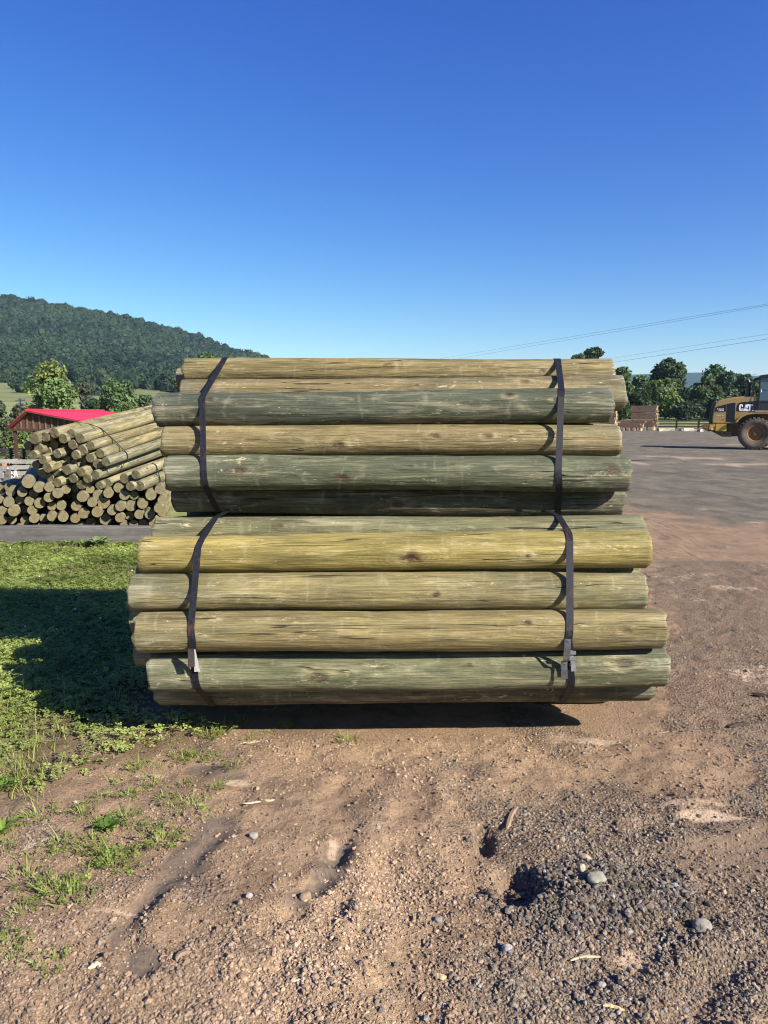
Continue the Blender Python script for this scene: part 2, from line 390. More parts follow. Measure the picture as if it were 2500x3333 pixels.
RUTS = [([gd(*p) for p in [(540, 2300), (620, 2060), (690, 1880), (750, 1740), (800, 1640)]], .085, .017), ([gd(*p) for p in [(860, 2300), (880, 2000), (880, 1800), (850, 1640)]], .09, .014), ([gd(*p) for p in [(150, 2260), (200, 2080), (285, 1960)]], .07, .012),
        ([gd(*p) for p in [(700, 2212), (760, 2000), (800, 1850), (870, 1720)]], .10, .008), ([gd(*p) for p in [(300, 2100), (265, 2010), (330, 1940), (400, 1880), (470, 1810)]], .04, .011),
        ([gd(*p) for p in [(640, 1975), (690, 1920), (735, 1840)]], .035, .011), ([gd(*p) for p in [(1200, 2120), (1340, 2080), (1500, 2000)]], .06, .012), ([gd(*p) for p in [(1400, 1790), (1540, 1785), (1659, 1740)]], .06, .015),
        ([gd(*p) for p in [(1659, 2060), (1560, 2110), (1500, 2212)]], .06, .02), ([gd(*p) for p in [(1280, 1625), (1370, 1590), (1420, 1640)]], .07, .012)]
def base_z(x, y):
    a = x / np.maximum(np.abs(y), 1.0)
    fwd = (y > 0)
    left = sst(.08, .30, -a) * sst(13, 75, y) * fwd
    right = sst(-.15, .25, a) * sst(93, 165, y) * fwd
    far = sst(300, 3000, np.hypot(x, y))
    return -4.2 * left + 1.75 * right * (1 - far) - 6 * far * fwd * 0
def ground_h(x, y):
    x = np.asarray(x, float); y = np.asarray(y, float)
    z = base_z(x, y)
    near = sst(16, 7, np.hypot(x, y - 3))
    n1 = fbm(x * .7 + 3, y * .7, o=2, seed=3) * .016
    n2 = fbm(x * 3.1, y * 3.1, o=3, seed=11) * .012
    n3 = fbm(x * 11, y * 11, o=2, seed=23) * .0065
    n4 = np.abs(fbm(x * 22, y * 22, o=2, seed=29)) * .010
    d = n1 + n2 + n3 + n4
    for pts, wd, dep in RUTS:
        s = sdline(pts, x, y) + vn(x * 6, y * 6, seed=5) * .02
        d = d - dep * .8 * np.exp(-(s / wd) ** 2) * (1 + .8 * vn(x * 13, y * 13, seed=15)) + dep * .5 * np.exp(-((s - 1.7 * wd) / (wd * .6)) ** 2)
    # heap of gravel with the hole beside it
    q = np.hypot((x - MOUND[0]) / .36, (y - MOUND[1]) / .16) + fbm(x * 5, y * 5, o=2, seed=8) * .18
    d = d + .035 * np.clip(1.15 - q, 0, 1) ** 1.0
    q = np.hypot((x - PIT[0]) / .085, (y - PIT[1]) / .11) + vn(x * 14, y * 14, seed=9) * .2
    d = d - .062 * sst(1.25, .55, q)
    q = np.hypot((x - gd(1045, 1815)[0]) / .04, (y - gd(1045, 1815)[1]) / .10) + vn(x * 18, y * 18, seed=19) * .25
    d = d - .05 * sst(1.3, .5, q)
    flat = sst(.25, -.1, np.maximum(np.abs(x) - 1.3, np.abs(y - 4.6) - 1.0))
    d = d * (1 - .85 * flat)
    law = sst(-.2, .3, sdpoly(LAWN, x, y))
    return z + d * near * (1 - .3 * law) + .02 * law * near
def zones(x, y):
    n = fbm(x * 2.2, y * 2.2, o=4, seed=41); m = fbm(x * 7, y * 7, o=3, seed=43)
    r = np.hypot(x, y - 3); k = .12 + .02 * np.minimum(r, 60)
    lawn = sst(-.10, .16, sdpoly(LAWN, x, y) + n * .12 + m * .05)
    yard = sst(-1.3, .9, (sdpoly(YARD, x, y) + n * .9 + m * .35) / (.45 + .02 * r))
    grav = sst(-.10, .14, sdpoly(GRAV, x, y) + n * .16 + m * .06)
    grav2 = sst(-.12, .16, sdpoly(GRAV2, x, y) + n * .22 + m * .08)
    gs = sst(.0, 1.0, emax(GSPOT, x, y) * .8 - .1 + n * .75 + m * .4)
    sm = sst(-.05, .12, sdpoly(SMOOTH, x, y) + n * .08)
    pale = sst(.05, .9, emax(PALE, x, y) + m * .28 + n * .22)
    g = np.clip(np.maximum(np.maximum(grav, grav2 * .8), gs * .9) * (1 - sm * .75) * (1 - .85 * pale), 0, 1)
    red = sst(.0, .9, emax(REDS, x, y) + n * .4) * (1 - yard)
    saw = sst(.2, .8, emax(SAWD, x, y) + n * .5)
    dm = np.zeros_like(x)
    for pts, wd in DARKMUD:
        dm = np.maximum(dm, sst(1.35, .45, (sdline(pts, x, y) + fbm(x * 7, y * 7, o=3, seed=77) * .06) / wd))
    dm = np.maximum(dm, sm * .55)
    a = x / np.maximum(np.abs(y), 1.0)
    field = np.maximum(sst(91, 95, y + n * 1.0), sst(-.02, -.06, a) * sst(9.6, 11.5, y)) * (y > 0)
    field = np.maximum(field, sst(60, 80, np.abs(x)) * 1.0)
    trk = np.maximum(sst(-.12, .14, sdpoly(TRACK, x, y) + n * .13 + m * .05), .75 * sst(-.2, .3, sdpoly(TRACK2, x, y) + n * .25 + m * .1)) * (1 - .7 * gs)
    return lawn, g, pale, yard * (1 - field), field, saw, red, dm, trk
def axis(lo, hi, step, far, growth=1.06):
    c = list(np.arange(lo, hi + 1e-6, step)); a, b = [], []
    s, v = step, hi
    while v < far: s *= growth; v += s; b.append(v)
    s, v = step, lo
    while v > -far: s *= growth; v -= s; a.append(v)
    return np.array(a[::-1] + c + b)
gx = axis(-4.0, 4.0, .02, 4200); gy = axis(1.5, 7.2, .02, 4200)
GX, GY = np.meshgrid(gx, gy); fx, fy = GX.ravel(), GY.ravel()
gz = ground_h(fx, fy)
Z = zones(fx, fy)
nx_, ny_ = len(gx), len(gy)
ii = (np.arange(ny_ - 1)[:, None] * nx_ + np.arange(nx_ - 1)[None, :]).ravel()
GF = np.stack([ii, ii + 1, ii + 1 + nx_, ii + nx_], 1)
def ground_mat():
    M = Mat('ground_dirt_and_gravel', .92, .12); o = M.obj()
    z1 = M.N('SeparateColor', {0: M.attr('zone_a')}); z2 = M.N('SeparateColor', {0: M.attr('zone_b')})
    lawn, grav, pale = z1.outputs; yard = M.attr('zone_a', 'Alpha'); field, saw, red = z2.outputs; mud = M.attr('zone_b', 'Alpha')
    big = M.noise(o, 1.1, 5, .6); mid = M.noise(o, 6.0, 5, .65); fine = M.noise(o, 55.0, 4, .7); vfine = M.noise(o, 190.0, 3, .7)
    # bare tan dirt
    dirt = M.mix(M.rng(mid, .3, .7), (.185, .124, .077), (.34, .235, .146))
    dirt = M.mix(M.rng(big, .40, .62, 0, .8), dirt, (.27, .178, .112))
    dirt = M.mix(M.rng(fine, .54, .70, 0, .6), dirt, (.07, .047, .033))
    dirt = M.mix(M.rng(M.noise(o, 2.6, 5, .7, 1.2), .50, .66, 0, .7), dirt, (.125, .086, .058))
    dirt = M.mix(M.rng(vfine, .58, .72, 0, .55), dirt, (.38, .28, .19))
    tan = M.mix(M.rng(fine, .38, .6), (.24, .16, .094), (.48, .33, .20)); tan = M.mix(M.rng(vfine, .56, .7, 0, .6), tan, (.46, .335, .22)); tan = M.mix(M.rng(mid, .52, .68, 0, .6), tan, (.16, .112, .075))
    lane = M.noise(M.scale(M.N('VectorRotate', {'Vector': o, 'Angle': -.28}, rotation_type='Z_AXIS').outputs[0], (15, 1.5, 1)), 1.0, 4, .65, .3)
    tan = M.mix(M.rng(lane, .48, .66, 0, .65), tan, (.165, .115, .076))
    dirt = M.mix(M.math('MULTIPLY', M.N('SeparateColor', {0: M.attr('zone_c')}).outputs[0], .9), dirt, tan)
    # grey crushed stone
    vo = M.N('TexVoronoi', {'Vector': M.addv(o, M.scale(M.N('TexNoise', {'Vector': o, 'Scale': 40.0}).outputs['Color'], (.01, .01, .01))), 'Scale': 75.0}, feature='F1')
    vs = M.N('SeparateColor', {0: vo.outputs['Color']}).outputs[0]
    st = M.ramp(vs, [(0, (.07, .056, .044)), (.4, (.14, .113, .09)), (.75, (.21, .172, .137)), (.95, (.29, .25, .205)), (1, (.38, .35, .30))])
    st = M.mix(M.rng(vo.outputs['Distance'], .25, .62, 0, .8), st, (.055, .042, .032))
    gbase = M.mix(M.rng(mid, .36, .64, .75, .25), st, dirt)
    gm = M.math('ADD', grav, M.math('MULTIPLY', M.math('SUBTRACT', fine, .5), .9))
    c = M.mix(M.rng(gm, .30, .62), dirt, gbase)
    # packed dark mud and dried pale silt
    c = M.mix(M.math('MULTIPLY', mud, M.rng(mid, .25, .6, .75, 1.0)), c, M.mix(M.rng(fine, .35, .65), (.105, .08, .06), (.165, .125, .093)))
    pm = M.rng(M.math('ADD', pale, M.math('MULTIPLY', M.math('SUBTRACT', M.noise(M.scale(o, (5, 26, 10)), 1.0, 4, .65), .5), 1.3)), .45, .95)
    c = M.mix(pm, c, (.42, .31, .21))
    c = M.mix(M.math('MULTIPLY', red, .35), c, M.mix(M.rng(fine, .35, .65), (.15, .095, .064), (.28, .185, .125)))
    # soil under the lawn
    c = M.mix(lawn, c, M.mix(M.rng(mid, .3, .7), (.09, .062, .036), (.21, .15, .09)))
    # rolled yard of dusty stone, streaked by wheels
    streak = M.noise(M.scale(o, (1.6, .9, 1)), 1.0, 7, .78, .5); ys = M.noise(o, 22.0, 5, .75)
    yd = M.mix(M.rng(streak, .38, .62), (.105, .090, .064), (.225, .198, .146))
    yd = M.mix(M.rng(ys, .5, .75, 0, .55), yd, (.26, .215, .17)); yd = M.mix(M.rng(M.noise(o, 90.0, 3, .7), .45, .62, .5, 0), yd, (.07, .057, .047)); yd = M.mix(M.rng(M.noise(o, .35, 4, .6), .52, .68, 0, .7), yd, (.08, .065, .054))
    c = M.mix(yard, c, yd)
    c = M.mix(M.rng(M.math('ADD', saw, M.math('MULTIPLY', M.math('SUBTRACT', ys, .5), 3.6)), .5, 1.2, 0, .8), c, (.47, .36, .25))
    # mown and tall field grass
    fg = M.mix(M.rng(M.noise(M.scale(o, (.25, .06, 1)), 1.0, 5, .65), .35, .65), (.13, .165, .05), (.27, .26, .11))
    fg = M.mix(M.rng(M.noise(o, 3.0, 4, .7), .4, .7, 0, .5), fg, (.055, .085, .02))
    c = M.mix(field, c, fg)
    M.color(c)
    h1 = M.math('MULTIPLY', fine, 1.0)
    h2 = M.math('MULTIPLY', M.math('SUBTRACT', 1.0, vo.outputs['Distance']), M.math('MULTIPLY', grav, .9))
    h = M.math('ADD', M.math('ADD', h1, h2), M.math('MULTIPLY', vfine, .35))
    h = M.math('MULTIPLY', h, M.math('SUBTRACT', 1.0, M.math('MULTIPLY', mud, .65)))
    h = M.math('ADD', h, M.math('MULTIPLY', lane, M.math('MULTIPLY', M.N('SeparateColor', {0: M.attr('zone_c')}).outputs[0], 1.4)))
    M.normal(M.bump(h, 1.0, .012)); return M.m
gme = npmesh('ground', np.stack([fx, fy, gz], 1), [GF], [ground_mat()], True, None,
             {'zone_c': np.stack([Z[8], Z[8], Z[8]], 1), 'zone_a': np.stack([Z[0], Z[1], Z[2], Z[3]], 1), 'zone_b': np.stack([Z[4], Z[5], Z[6], Z[7]], 1)})
tag(link('ground', gme), kind='structure')
GROUND_PTS = None
def gz1(x, y): return float(ground_h(np.array([x]), np.array([y]))[0])

# ================================================================== LOOSE STONES AND CLODS (uncountable)
PHI = (1 + 5 ** .5) / 2
ICO_V = np.array([(-1, PHI, 0), (1, PHI, 0), (-1, -PHI, 0), (1, -PHI, 0), (0, -1, PHI), (0, 1, PHI), (0, -1, -PHI), (0, 1, -PHI), (PHI, 0, -1), (PHI, 0, 1), (-PHI, 0, -1), (-PHI, 0, 1)]) / math.hypot(1, PHI)
ICO_F = np.array([(0, 11, 5), (0, 5, 1), (0, 1, 7), (0, 7, 10), (0, 10, 11), (1, 5, 9), (5, 11, 4), (11, 10, 2), (10, 7, 6), (7, 1, 8), (3, 9, 4), (3, 4, 2), (3, 2, 6), (3, 6, 8), (3, 8, 9), (4, 9, 5), (2, 4, 11), (6, 2, 10), (8, 6, 7), (9, 8, 1)])
def sub_ico(V, F):
    V = [tuple(v) for v in V]; ch = {}; out = []
    def mid(a, b):
        k = (min(a, b), max(a, b))
        if k not in ch:
            m = np.array(V[a]) + np.array(V[b]); V.append(tuple(m / np.linalg.norm(m))); ch[k] = len(V) - 1
        return ch[k]
    for a, b, c in F:
        x, y, z = mid(a, b), mid(b, c), mid(c, a); out += [(a, x, z), (b, y, x), (c, z, y), (x, y, z)]
    return np.array(V), np.array(out)
ICO1_V, ICO1_F = sub_ico(ICO_V, ICO_F); ICO2_V, ICO2_F = sub_ico(ICO1_V, ICO1_F); ICO3_V, ICO3_F = sub_ico(ICO2_V, ICO2_F)
rng = np.random.default_rng(7)
def rotm(n):
    q = rng.normal(size=(n, 4)); q /= np.linalg.norm(q, axis=1)[:, None]; a, b, c, d = q.T
    return np.stack([np.stack([1 - 2 * (c * c + d * d), 2 * (b * c - a * d), 2 * (b * d + a * c)], -1),
                     np.stack([2 * (b * c + a * d), 1 - 2 * (b * b + d * d), 2 * (c * d - a * b)], -1),
                     np.stack([2 * (b * d - a * c), 2 * (c * d + a * b), 1 - 2 * (b * b + c * c)], -1)], 1)
def scatter(name, x, y, size, cols, flat=(.45, .9), sink=.25, Vb=ICO_V, Fb=ICO_F, jit=.28):
    n = len(x); k = len(Vb)
    V = Vb[None] * (1 + rng.uniform(-jit, jit, (n, k, 1)))
    V = V * np.stack([rng.uniform(.75, 1.25, n), rng.uniform(.6, 1.0, n), rng.uniform(*flat, n)], 1)[:, None, :]
    th = rng.normal(0, .35, n)
    V = np.einsum('nij,nkj->nki', rotm(n) if flat[0] > .6 else np.stack([np.stack([np.ones(n), 0 * th, 0 * th], -1), np.stack([0 * th, np.cos(th), -np.sin(th)], -1), np.stack([0 * th, np.sin(th), np.cos(th)], -1)], 1), V)
    a = rng.uniform(0, 6.28, n); ca, sa = np.cos(a)[:, None], np.sin(a)[:, None]
    V = np.stack([V[..., 0] * ca - V[..., 1] * sa, V[..., 0] * sa + V[..., 1] * ca, V[..., 2]], -1) * size[:, None, None]
    z = ground_h(x, y) + size * sink
    V = V + np.stack([x, y, z], 1)[:, None, :]
    F = (Fb[None] + (np.arange(n) * k)[:, None, None]).reshape(-1, 3)
    me = npmesh(name, V.reshape(-1, 3), [F], [STONE], False, None, {'tint': np.repeat(cols, k, 0)})
    return link(name, me)
def cand(n, y0=1.55, y1=8.0, pw=2.2):
    t = rng.random(n); y = (y0 ** (1 - pw) + t * (y1 ** (1 - pw) - y0 ** (1 - pw))) ** (1 / (1 - pw))
    x = rng.uniform(-.74, .74, n) * (y + .25); return x, y
def under_stack(x, y): return (np.abs(x) < 1.25) & (y > 3.62) & (y < 5.9)
x, y = cand(500000); zz = zones(x, y)
clump = fbm(x * 4, y * 4, o=3, seed=91)
keep = (rng.random(len(x)) < np.clip(zz[1] * (.24 + .24 * clump) + .02, 0, 1) * (1 - zz[0] * .9) * (1 - zz[7] * .8) * (1 - zz[2] * .6)) & ~under_stack(x, y)
x, y = x[keep], y[keep]; n = len(x)
sz = np.clip(np.exp(rng.normal(math.log(.0036), .42, n)), .0018, .011)
b = rng.uniform(.10, .29, n)[:, None] * np.array([[1.0, .81, .63]]); lit = rng.random(n) < .05; b[lit] = rng.uniform(.2, .38, lit.sum())[:, None] * np.array([[1, .95, .86]])
tag(scatter('gravel', x, y, sz, b, (.5, .95), .2), kind='stuff')
x, y = cand(620000); zz = zones(x, y)
clump = fbm(x * 2.5 + 9, y * 2.5, o=3, seed=95)
keep = (rng.random(len(x)) < np.clip((1 - zz[1] * .75) * (.15 + .16 * clump), 0, 1) * (1 - zz[0] * .8) * (1 - zz[7] * .8) * (1 - zz[2] * .7)) & ~under_stack(x, y)
x, y = x[keep], y[keep]; n = len(x)
sz = np.clip(np.exp(rng.normal(math.log(.0038), .40, n)), .0018, .012)
b = rng.uniform(.15, .36, n)[:, None] * (1 + .45 * zz[8][keep])[:, None] * np.array([[1.0, .71, .48]])
tag(scatter('dirt_clods', x, y, sz, b, (.4, .9), .12), kind='stuff')
# the heap of clean grey stone, packed densely
n = 2600; a = rng.uniform(0, 6.28, n); r_ = np.sqrt(rng.random(n))
x = MOUND[0] + .36 * r_ * np.cos(a) + rng.normal(0, .02, n); y = MOUND[1] + .17 * r_ * np.sin(a) + rng.normal(0, .02, n)
sz = np.clip(np.exp(rng.normal(math.log(.0056), .40, n)), .0025, .013)
b = rng.uniform(.055, .19, n)[:, None] * np.where((rng.random(n) < .4)[:, None], np.array([[1.0, .76, .56]]), np.array([[1.0, .88, .76]])); lit = rng.random(n) < .03; b[lit] = .28
tag(scatter('stone_heap', x, y, sz, b, (.6, .95), .3, ICO_V, ICO_F, .28), kind='stuff')
# pale chips and shreds of bark
x, y = cand(2600, 1.6, 9.0, 1.9); zz = zones(x, y); keep = (rng.random(len(x)) < .16 * (1 - zz[0])) & ~under_stack(x, y); x, y = x[keep], y[keep]; n = len(x)
sz = np.clip(np.exp(rng.normal(math.log(.0075), .5, n)), .003, .022)
b = np.where((rng.random(n) < .7)[:, None], rng.uniform(.3, .55, n)[:, None] * np.array([[1.0, .82, .56]]), rng.uniform(.06, .16, n)[:, None] * np.array([[1.0, .75, .55]]))
VB = ICO_V * np.array([[1.3, .28, .22]])
tag(scatter('wood_chips', x, y, sz, b, (.4, .6), .15, VB, ICO_F, .2), kind='stuff')
# ================================================================== POSTS
def post_mesh(name, L, r0, r1, seed, nx=40, na=32, knots=(), bow=0.006, rough=.02, chew=0.006):
    """round post along local X with growth-knot attribute, eased ends and end-grain caps"""
    t = np.linspace(0, 1, nx); xs = (t - .5) * L
    e = np.minimum(t, 1 - t) * L
    A = np.linspace(0, 2 * math.pi, na, endpoint=False)
    T, TH = np.meshgrid(t, A, indexing='ij'); X = (T - .5) * L
    r = r0 + (r1 - r0) * T
    cy, cz = -np.cos(TH), np.sin(TH)
    n = fbm(X * 1.6 + seed * 3.7, cy * 1.1, cz * 1.1, 3, seed) * rough + fbm(X * 9 + seed, cy * 3.2, cz * 3.2, 3, seed + 5) * rough * .35 + fbm(X * 5 + seed, cy * 9, cz * 9, 2, seed + 9) * rough * .22
    kc = np.zeros_like(X); kw = np.zeros_like(X); ke = np.zeros_like(X)
    for kx, ka, ks in knots:
        dx = (X - kx) / (ks * 1.7); da = ((TH - ka + math.pi) % (2 * math.pi) - math.pi) * r0 / ks
        q = dx * dx + da * da; q2 = (dx / 2.6) ** 2 + (da / 1.7) ** 2
        wob = 1 + .35 * vn(X * 60, cy * 6, cz * 6, seed + 3)
        kc = np.maximum(kc, sst(1.25, .35, np.sqrt(q) * wob)); kw = np.maximum(kw, np.exp(-q2 * .9)); ke = np.maximum(ke, np.exp(-(np.sqrt(q) - 1.5) ** 2 * 3))
        n = n + .075 * np.exp(-q2 * 1.6) - .15 * np.exp(-q * 1.8) * (ks / .035)
    rr = r * (1 + n)
    ed = np.minimum(T, 1 - T) * L
    rr = rr - .006 * np.clip(1 - ed / .008, 0, 1) ** 2
    xo = X + np.where(ed < 1e-6, np.where(T < .5, 1, -1) * (chew * vn(cy * 2.5, cz * 2.5, None, seed + 8)), 0)
    by = bow * np.sin(math.pi * T + seed); bz = bow * .7 * np.sin(math.pi * T * 1.2 + seed * 2)
    V = np.stack([xo, cy * rr + by, cz * rr + bz], -1).reshape(-1, 3)
    i = np.arange(nx - 1)[:, None] * na; k = np.arange(na)[None, :]
    F = np.stack([i + k, i + (k + 1) % na, i + na + (k + 1) % na, i + na + k], -1).reshape(-1, 4)
    cols = np.stack([kc, kw, ke, np.exp(-ed / .13)], -1).reshape(-1, 4)
    # caps
    Vs, cs, capF, base = [V], [cols], [], len(V)
    for end in (0, 1):
        ring = V[end * (nx - 1) * na:][:na]; c = ring.mean(0); dup_ = [ring]
        for f in (.8, .5, .2):
            q = c + (ring - c) * f; q[:, 0] += vn(q[:, 1] * 40, q[:, 2] * 40, None, seed + 2) * .0018; dup_.append(q)
        P = np.concatenate(dup_ + [c[None]]); nb = base; base += len(P); Vs.append(P); cs.append(np.zeros((len(P), 4)))
        for j in range(3):
            a = nb + j * na + np.arange(na); b2 = nb + j * na + (np.arange(na) + 1) % na
            q = np.stack([a, a + na, b2 + na, b2], 1); capF.append(q if end == 0 else q[:, ::-1])
        a = nb + 3 * na + np.arange(na); b2 = nb + 3 * na + (np.arange(na) + 1) % na
        q = np.stack([a, np.full(na, nb + 4 * na), np.full(na, nb + 4 * na), b2], 1)[:, [0, 1, 3]]
        capF.append(q if end == 0 else q[:, ::-1])
    fs = [F[:, ::-1]] + capF
    me = npmesh(name, np.concatenate(Vs), fs, [PINE, ENDG], True, [0] + [1] * len(capF), {'knot': np.concatenate(cs)})
    return me
def place_post(o, a, b, roll=0.0):
    a, b = Vector(a), Vector(b); d = (b - a).normalized()
    z = Vector((0, 0, 1)); y = z.cross(d).normalized(); z = d.cross(y)
    M = Matrix((d, y, z)).transposed()
    o.rotation_euler = (M @ Matrix.Rotation(roll, 3, 'X')).to_euler(); o.location = (a + b) / 2
# front posts measured on the 1659-wide print: name key, left x, right x, centre y left, centre y right, (y, z) of the axis, r_left, r_right, colour, label, knots (x, y, size)
TAN, OLIVE, GREEN, DKGR, YEL, GREY = (.32, .255, .125), (.25, .215, .11), (.135, .15, .098), (.10, .116, .086), (.40, .325, .115), (.25, .235, .16)
FRONT = [
 ('U1', 395, 1326, 4.38, 1.845, .072, .070, TAN, 'thin tan post lying along the very top of the upper bundle', [(838, 789, .016), (1170, 800, .014)], 'upper'),
 ('U2', 390, 1349, 4.235, 1.705, .094, .102, (.24, .19, .105), 'brownish post tucked just below the top post, its right end sticking out past the others', [(1130, 826, .018), (900, 830, .010)], 'upper'),
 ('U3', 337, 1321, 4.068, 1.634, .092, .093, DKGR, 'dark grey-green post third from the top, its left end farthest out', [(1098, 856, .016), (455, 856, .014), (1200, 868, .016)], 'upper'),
 ('U4', 352, 1340, 4.03, 1.458, .083, .082, (.30, .24, .12), 'tan post with three torn knots in the middle of the upper bundle', [(733, 963, .020), (940, 944, .018), (1052, 944, .016), (1180, 940, .010)], 'upper'),
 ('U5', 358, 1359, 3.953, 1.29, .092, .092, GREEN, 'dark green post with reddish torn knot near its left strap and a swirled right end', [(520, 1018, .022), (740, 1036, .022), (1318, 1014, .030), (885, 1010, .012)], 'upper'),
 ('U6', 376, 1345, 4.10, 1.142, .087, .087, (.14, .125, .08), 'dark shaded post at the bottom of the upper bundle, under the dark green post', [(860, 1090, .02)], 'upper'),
 ('L1', 330, 1390, 3.765, 1.005, .083, .083, (.22, .21, .115), 'yellow-green post atop the lower bundle, half hidden behind the yellow post with the knot hole', [(607, 1135, .010)], 'lower'),
 ('L2', 303, 1400, 3.561, .943, .091, .091, YEL, 'bright yellow post with a big dark knot hole near its middle', [(885, 1211, .034), (1135, 1208, .012)], 'lower'),
 ('L3', 279, 1396, 3.472, .770, .0885, .088, (.315, .265, .13), 'olive tan post in the lower bundle whose pale grey left end sticks out farthest', [(940, 1290, .014)], 'lower'),
 ('L4', 293, 1438, 3.366, .612, .092, .092, (.315, .255, .12), 'tan brown post with a splintered left end, in the lower bundle', [(1345, 1365, .018), (1135, 1350, .014)], 'lower'),
 ('L5', 324, 1443, 3.415, .410, .094, .094, (.20, .205, .125), 'big greenish post low in the lower bundle, with a swirled knot near its right end', [(1345, 1441, .028), (690, 1465, .03), (1010, 1440, .012)], 'lower'),
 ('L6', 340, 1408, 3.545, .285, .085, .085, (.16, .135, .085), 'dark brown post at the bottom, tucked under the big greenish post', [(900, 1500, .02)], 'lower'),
]
CIRC = {'upper': [], 'lower': []}              # (y, z, r) of every post, for the straps
def depth_of(y, z): return y * CP + (CAM_H - z) * SP
TILT = {'L2': (-.010, .012), 'L3': (-.006, .006), 'L4': (-.012, .014), 'L5': (-.006, .012), 'L1': (-.002, .004), 'L6': (-.002, .0), 'U1': (-.006, .006), 'U2': (-.012, .012), 'U3': (-.006, .006), 'U4': (0, .001), 'U5': (-.002, .004), 'U6': (.004, -.004)}
for i, (key, xl, xr, y, z, rl, rr, col, lab, kn, bun) in enumerate(FRONT):
    D = depth_of(y - .045, z); x0 = (xl * K - 1250) / FPX * D; x1 = (xr * K - 1250) / FPX * D
    L = x1 - x0; ks = []
    for kx, ky, s in kn:
        p = at(kx * K, ky * K, D); up = (p.z - z) / rl
        ang = math.asin(max(-.95, min(.95, up * .97))) + math.atan2(CAM_H - z, y) * .8
        ks.append((p.x - (x0 + x1) / 2, ang, s))
    me = post_mesh('post', L, rl, rr, 10 + i * 7, 300, 72, ks, .010, .034, .014)
    o = link('post', me); dl, dr = TILT[key]
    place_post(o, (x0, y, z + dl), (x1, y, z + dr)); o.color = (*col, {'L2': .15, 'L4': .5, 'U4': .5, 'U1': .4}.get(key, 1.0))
    tag(o, lab, 'post', 'front posts of the %s bundle' % bun)
    CIRC[bun].append((o, None, None))
    if key == 'L4':
        r_ = random.Random(4)
        for q_ in range(7):
            g = Geo(); a_ = r_.uniform(.15, 1.25); s_ = Vector((-L / 2 + r_.uniform(.02, .06), -math.cos(a_) * (rl + .002), math.sin(a_) * (rl + .002))); l_ = r_.uniform(.04, .10)
            g.tube([s_ + Vector((l_, .002, -.001)), s_, s_ + Vector((-.012, -r_.uniform(.002, .008), r_.uniform(.0, .006)))], [.0035, .005, .001], 4); g.obj('splinter', simple('torn_splinter', r_.choice([(.50, .40, .26), (.42, .24, .12), (.55, .47, .33)]), .8), o)
# the posts behind the front row
variants = [post_mesh('post', 2.44, .087, .088, 200 + s, 40, 36, [(rng.uniform(-1, 1), rng.uniform(0, 6.2), .02) for _ in range(5)]) for s in range(5)]
INNER = {'upper': [(1.142, 4.28, 4, .087), (1.30, 4.14, 5, .088), (1.465, 4.21, 5, .084), (1.65, 4.43, 3, .088), (1.815, 4.56, 2, .075)],
         'lower': [(.092, 4.05, 7, .088), (.275, 3.74, 8, .088), (.45, 3.61, 9, .088), (.62, 3.56, 10, .09), (.79, 3.66, 9, .088), (.963, 3.915, 8, .084)]}
first = {}
for bun, rows in INNER.items():
    for z, y0, n, r in rows:
        for k in range(n):
            yy, zz_ = y0 + k * .182, z + random.Random(int(z * 1000) + k).uniform(-.006, .006)
            rd = random.Random(int(z * 100) * 31 + k)
            o = link('post', variants[rd.randrange(5)])
            xo = rd.uniform(-.05, .05); tl = .03 if bun == 'upper' else .035
            s = r / .0875; o.scale = (rd.uniform(.985, 1.005), s, s)
            place_post(o, (-1.22 + xo + tl, yy, zz_), (1.22 + xo + tl, yy, zz_), rd.uniform(0, 6)); o.color = (*rd.choice([TAN, OLIVE, GREEN, (.33, .29, .15), GREY]), 1)
            tag(o, 'treated round post stacked behind the front row of the %s bundle' % bun, 'post', 'inner posts of the %s bundle' % bun)
            CIRC[bun].append((yy, zz_, r))
# three posts whose ends peep out at the sides of the stack
def peep(x0, x1, y, z, r, col, lab):
    o = link('post', post_mesh('post', x1 - x0, r, r, int(abs(x0) * 977) + 3, 60, 40, [(.4, .3, .02)])); place_post(o, (x0, y, z), (x1, y, z)); o.color = (*col, 1)
    tag(o, lab, 'post')
# ------------------------------------------------------------------ steel straps
def hull(P):
    P = sorted(set((round(a, 5), round(b, 5)) for a, b in P))
    def half(Q):
        h = []
        for p in Q:
            while len(h) > 1 and (h[-1][0] - h[-2][0]) * (p[1] - h[-2][1]) - (h[-1][1] - h[-2][1]) * (p[0] - h[-2][0]) <= 0: h.pop()
            h.append(p)
        return h
    a, b = half(P), half(P[::-1]); return a[:-1] + b[:-1]
def strap_steel():
    M = Mat('strap_steel', .55, .18, .0); o = M.obj()
    n = M.noise(M.scale(o, (30, 9, 9)), 1.0, 5, .7); n2 = M.noise(o, 60, 3, .7)
    c = M.mix(M.rng(n2, .3, .7), (.007, .008, .012), (.018, .019, .026))
    rust = M.rng(M.math('ADD', n, M.math('MULTIPLY', n2, .25)), .70, .84)
    c = M.mix(rust, c, M.mix(M.rng(n2, .35, .65), (.10, .042, .02), (.05, .026, .018)))
    M.color(c); M.rough(M.rng(rust, 0, 1, .5, .85)); M.normal(M.bump(n2, .3, .001)); return M.m
STEEL = strap_steel(); BRIGHT = simple('bright_strap_end', (.28, .28, .29), .42, .5, .55, .3, 40)
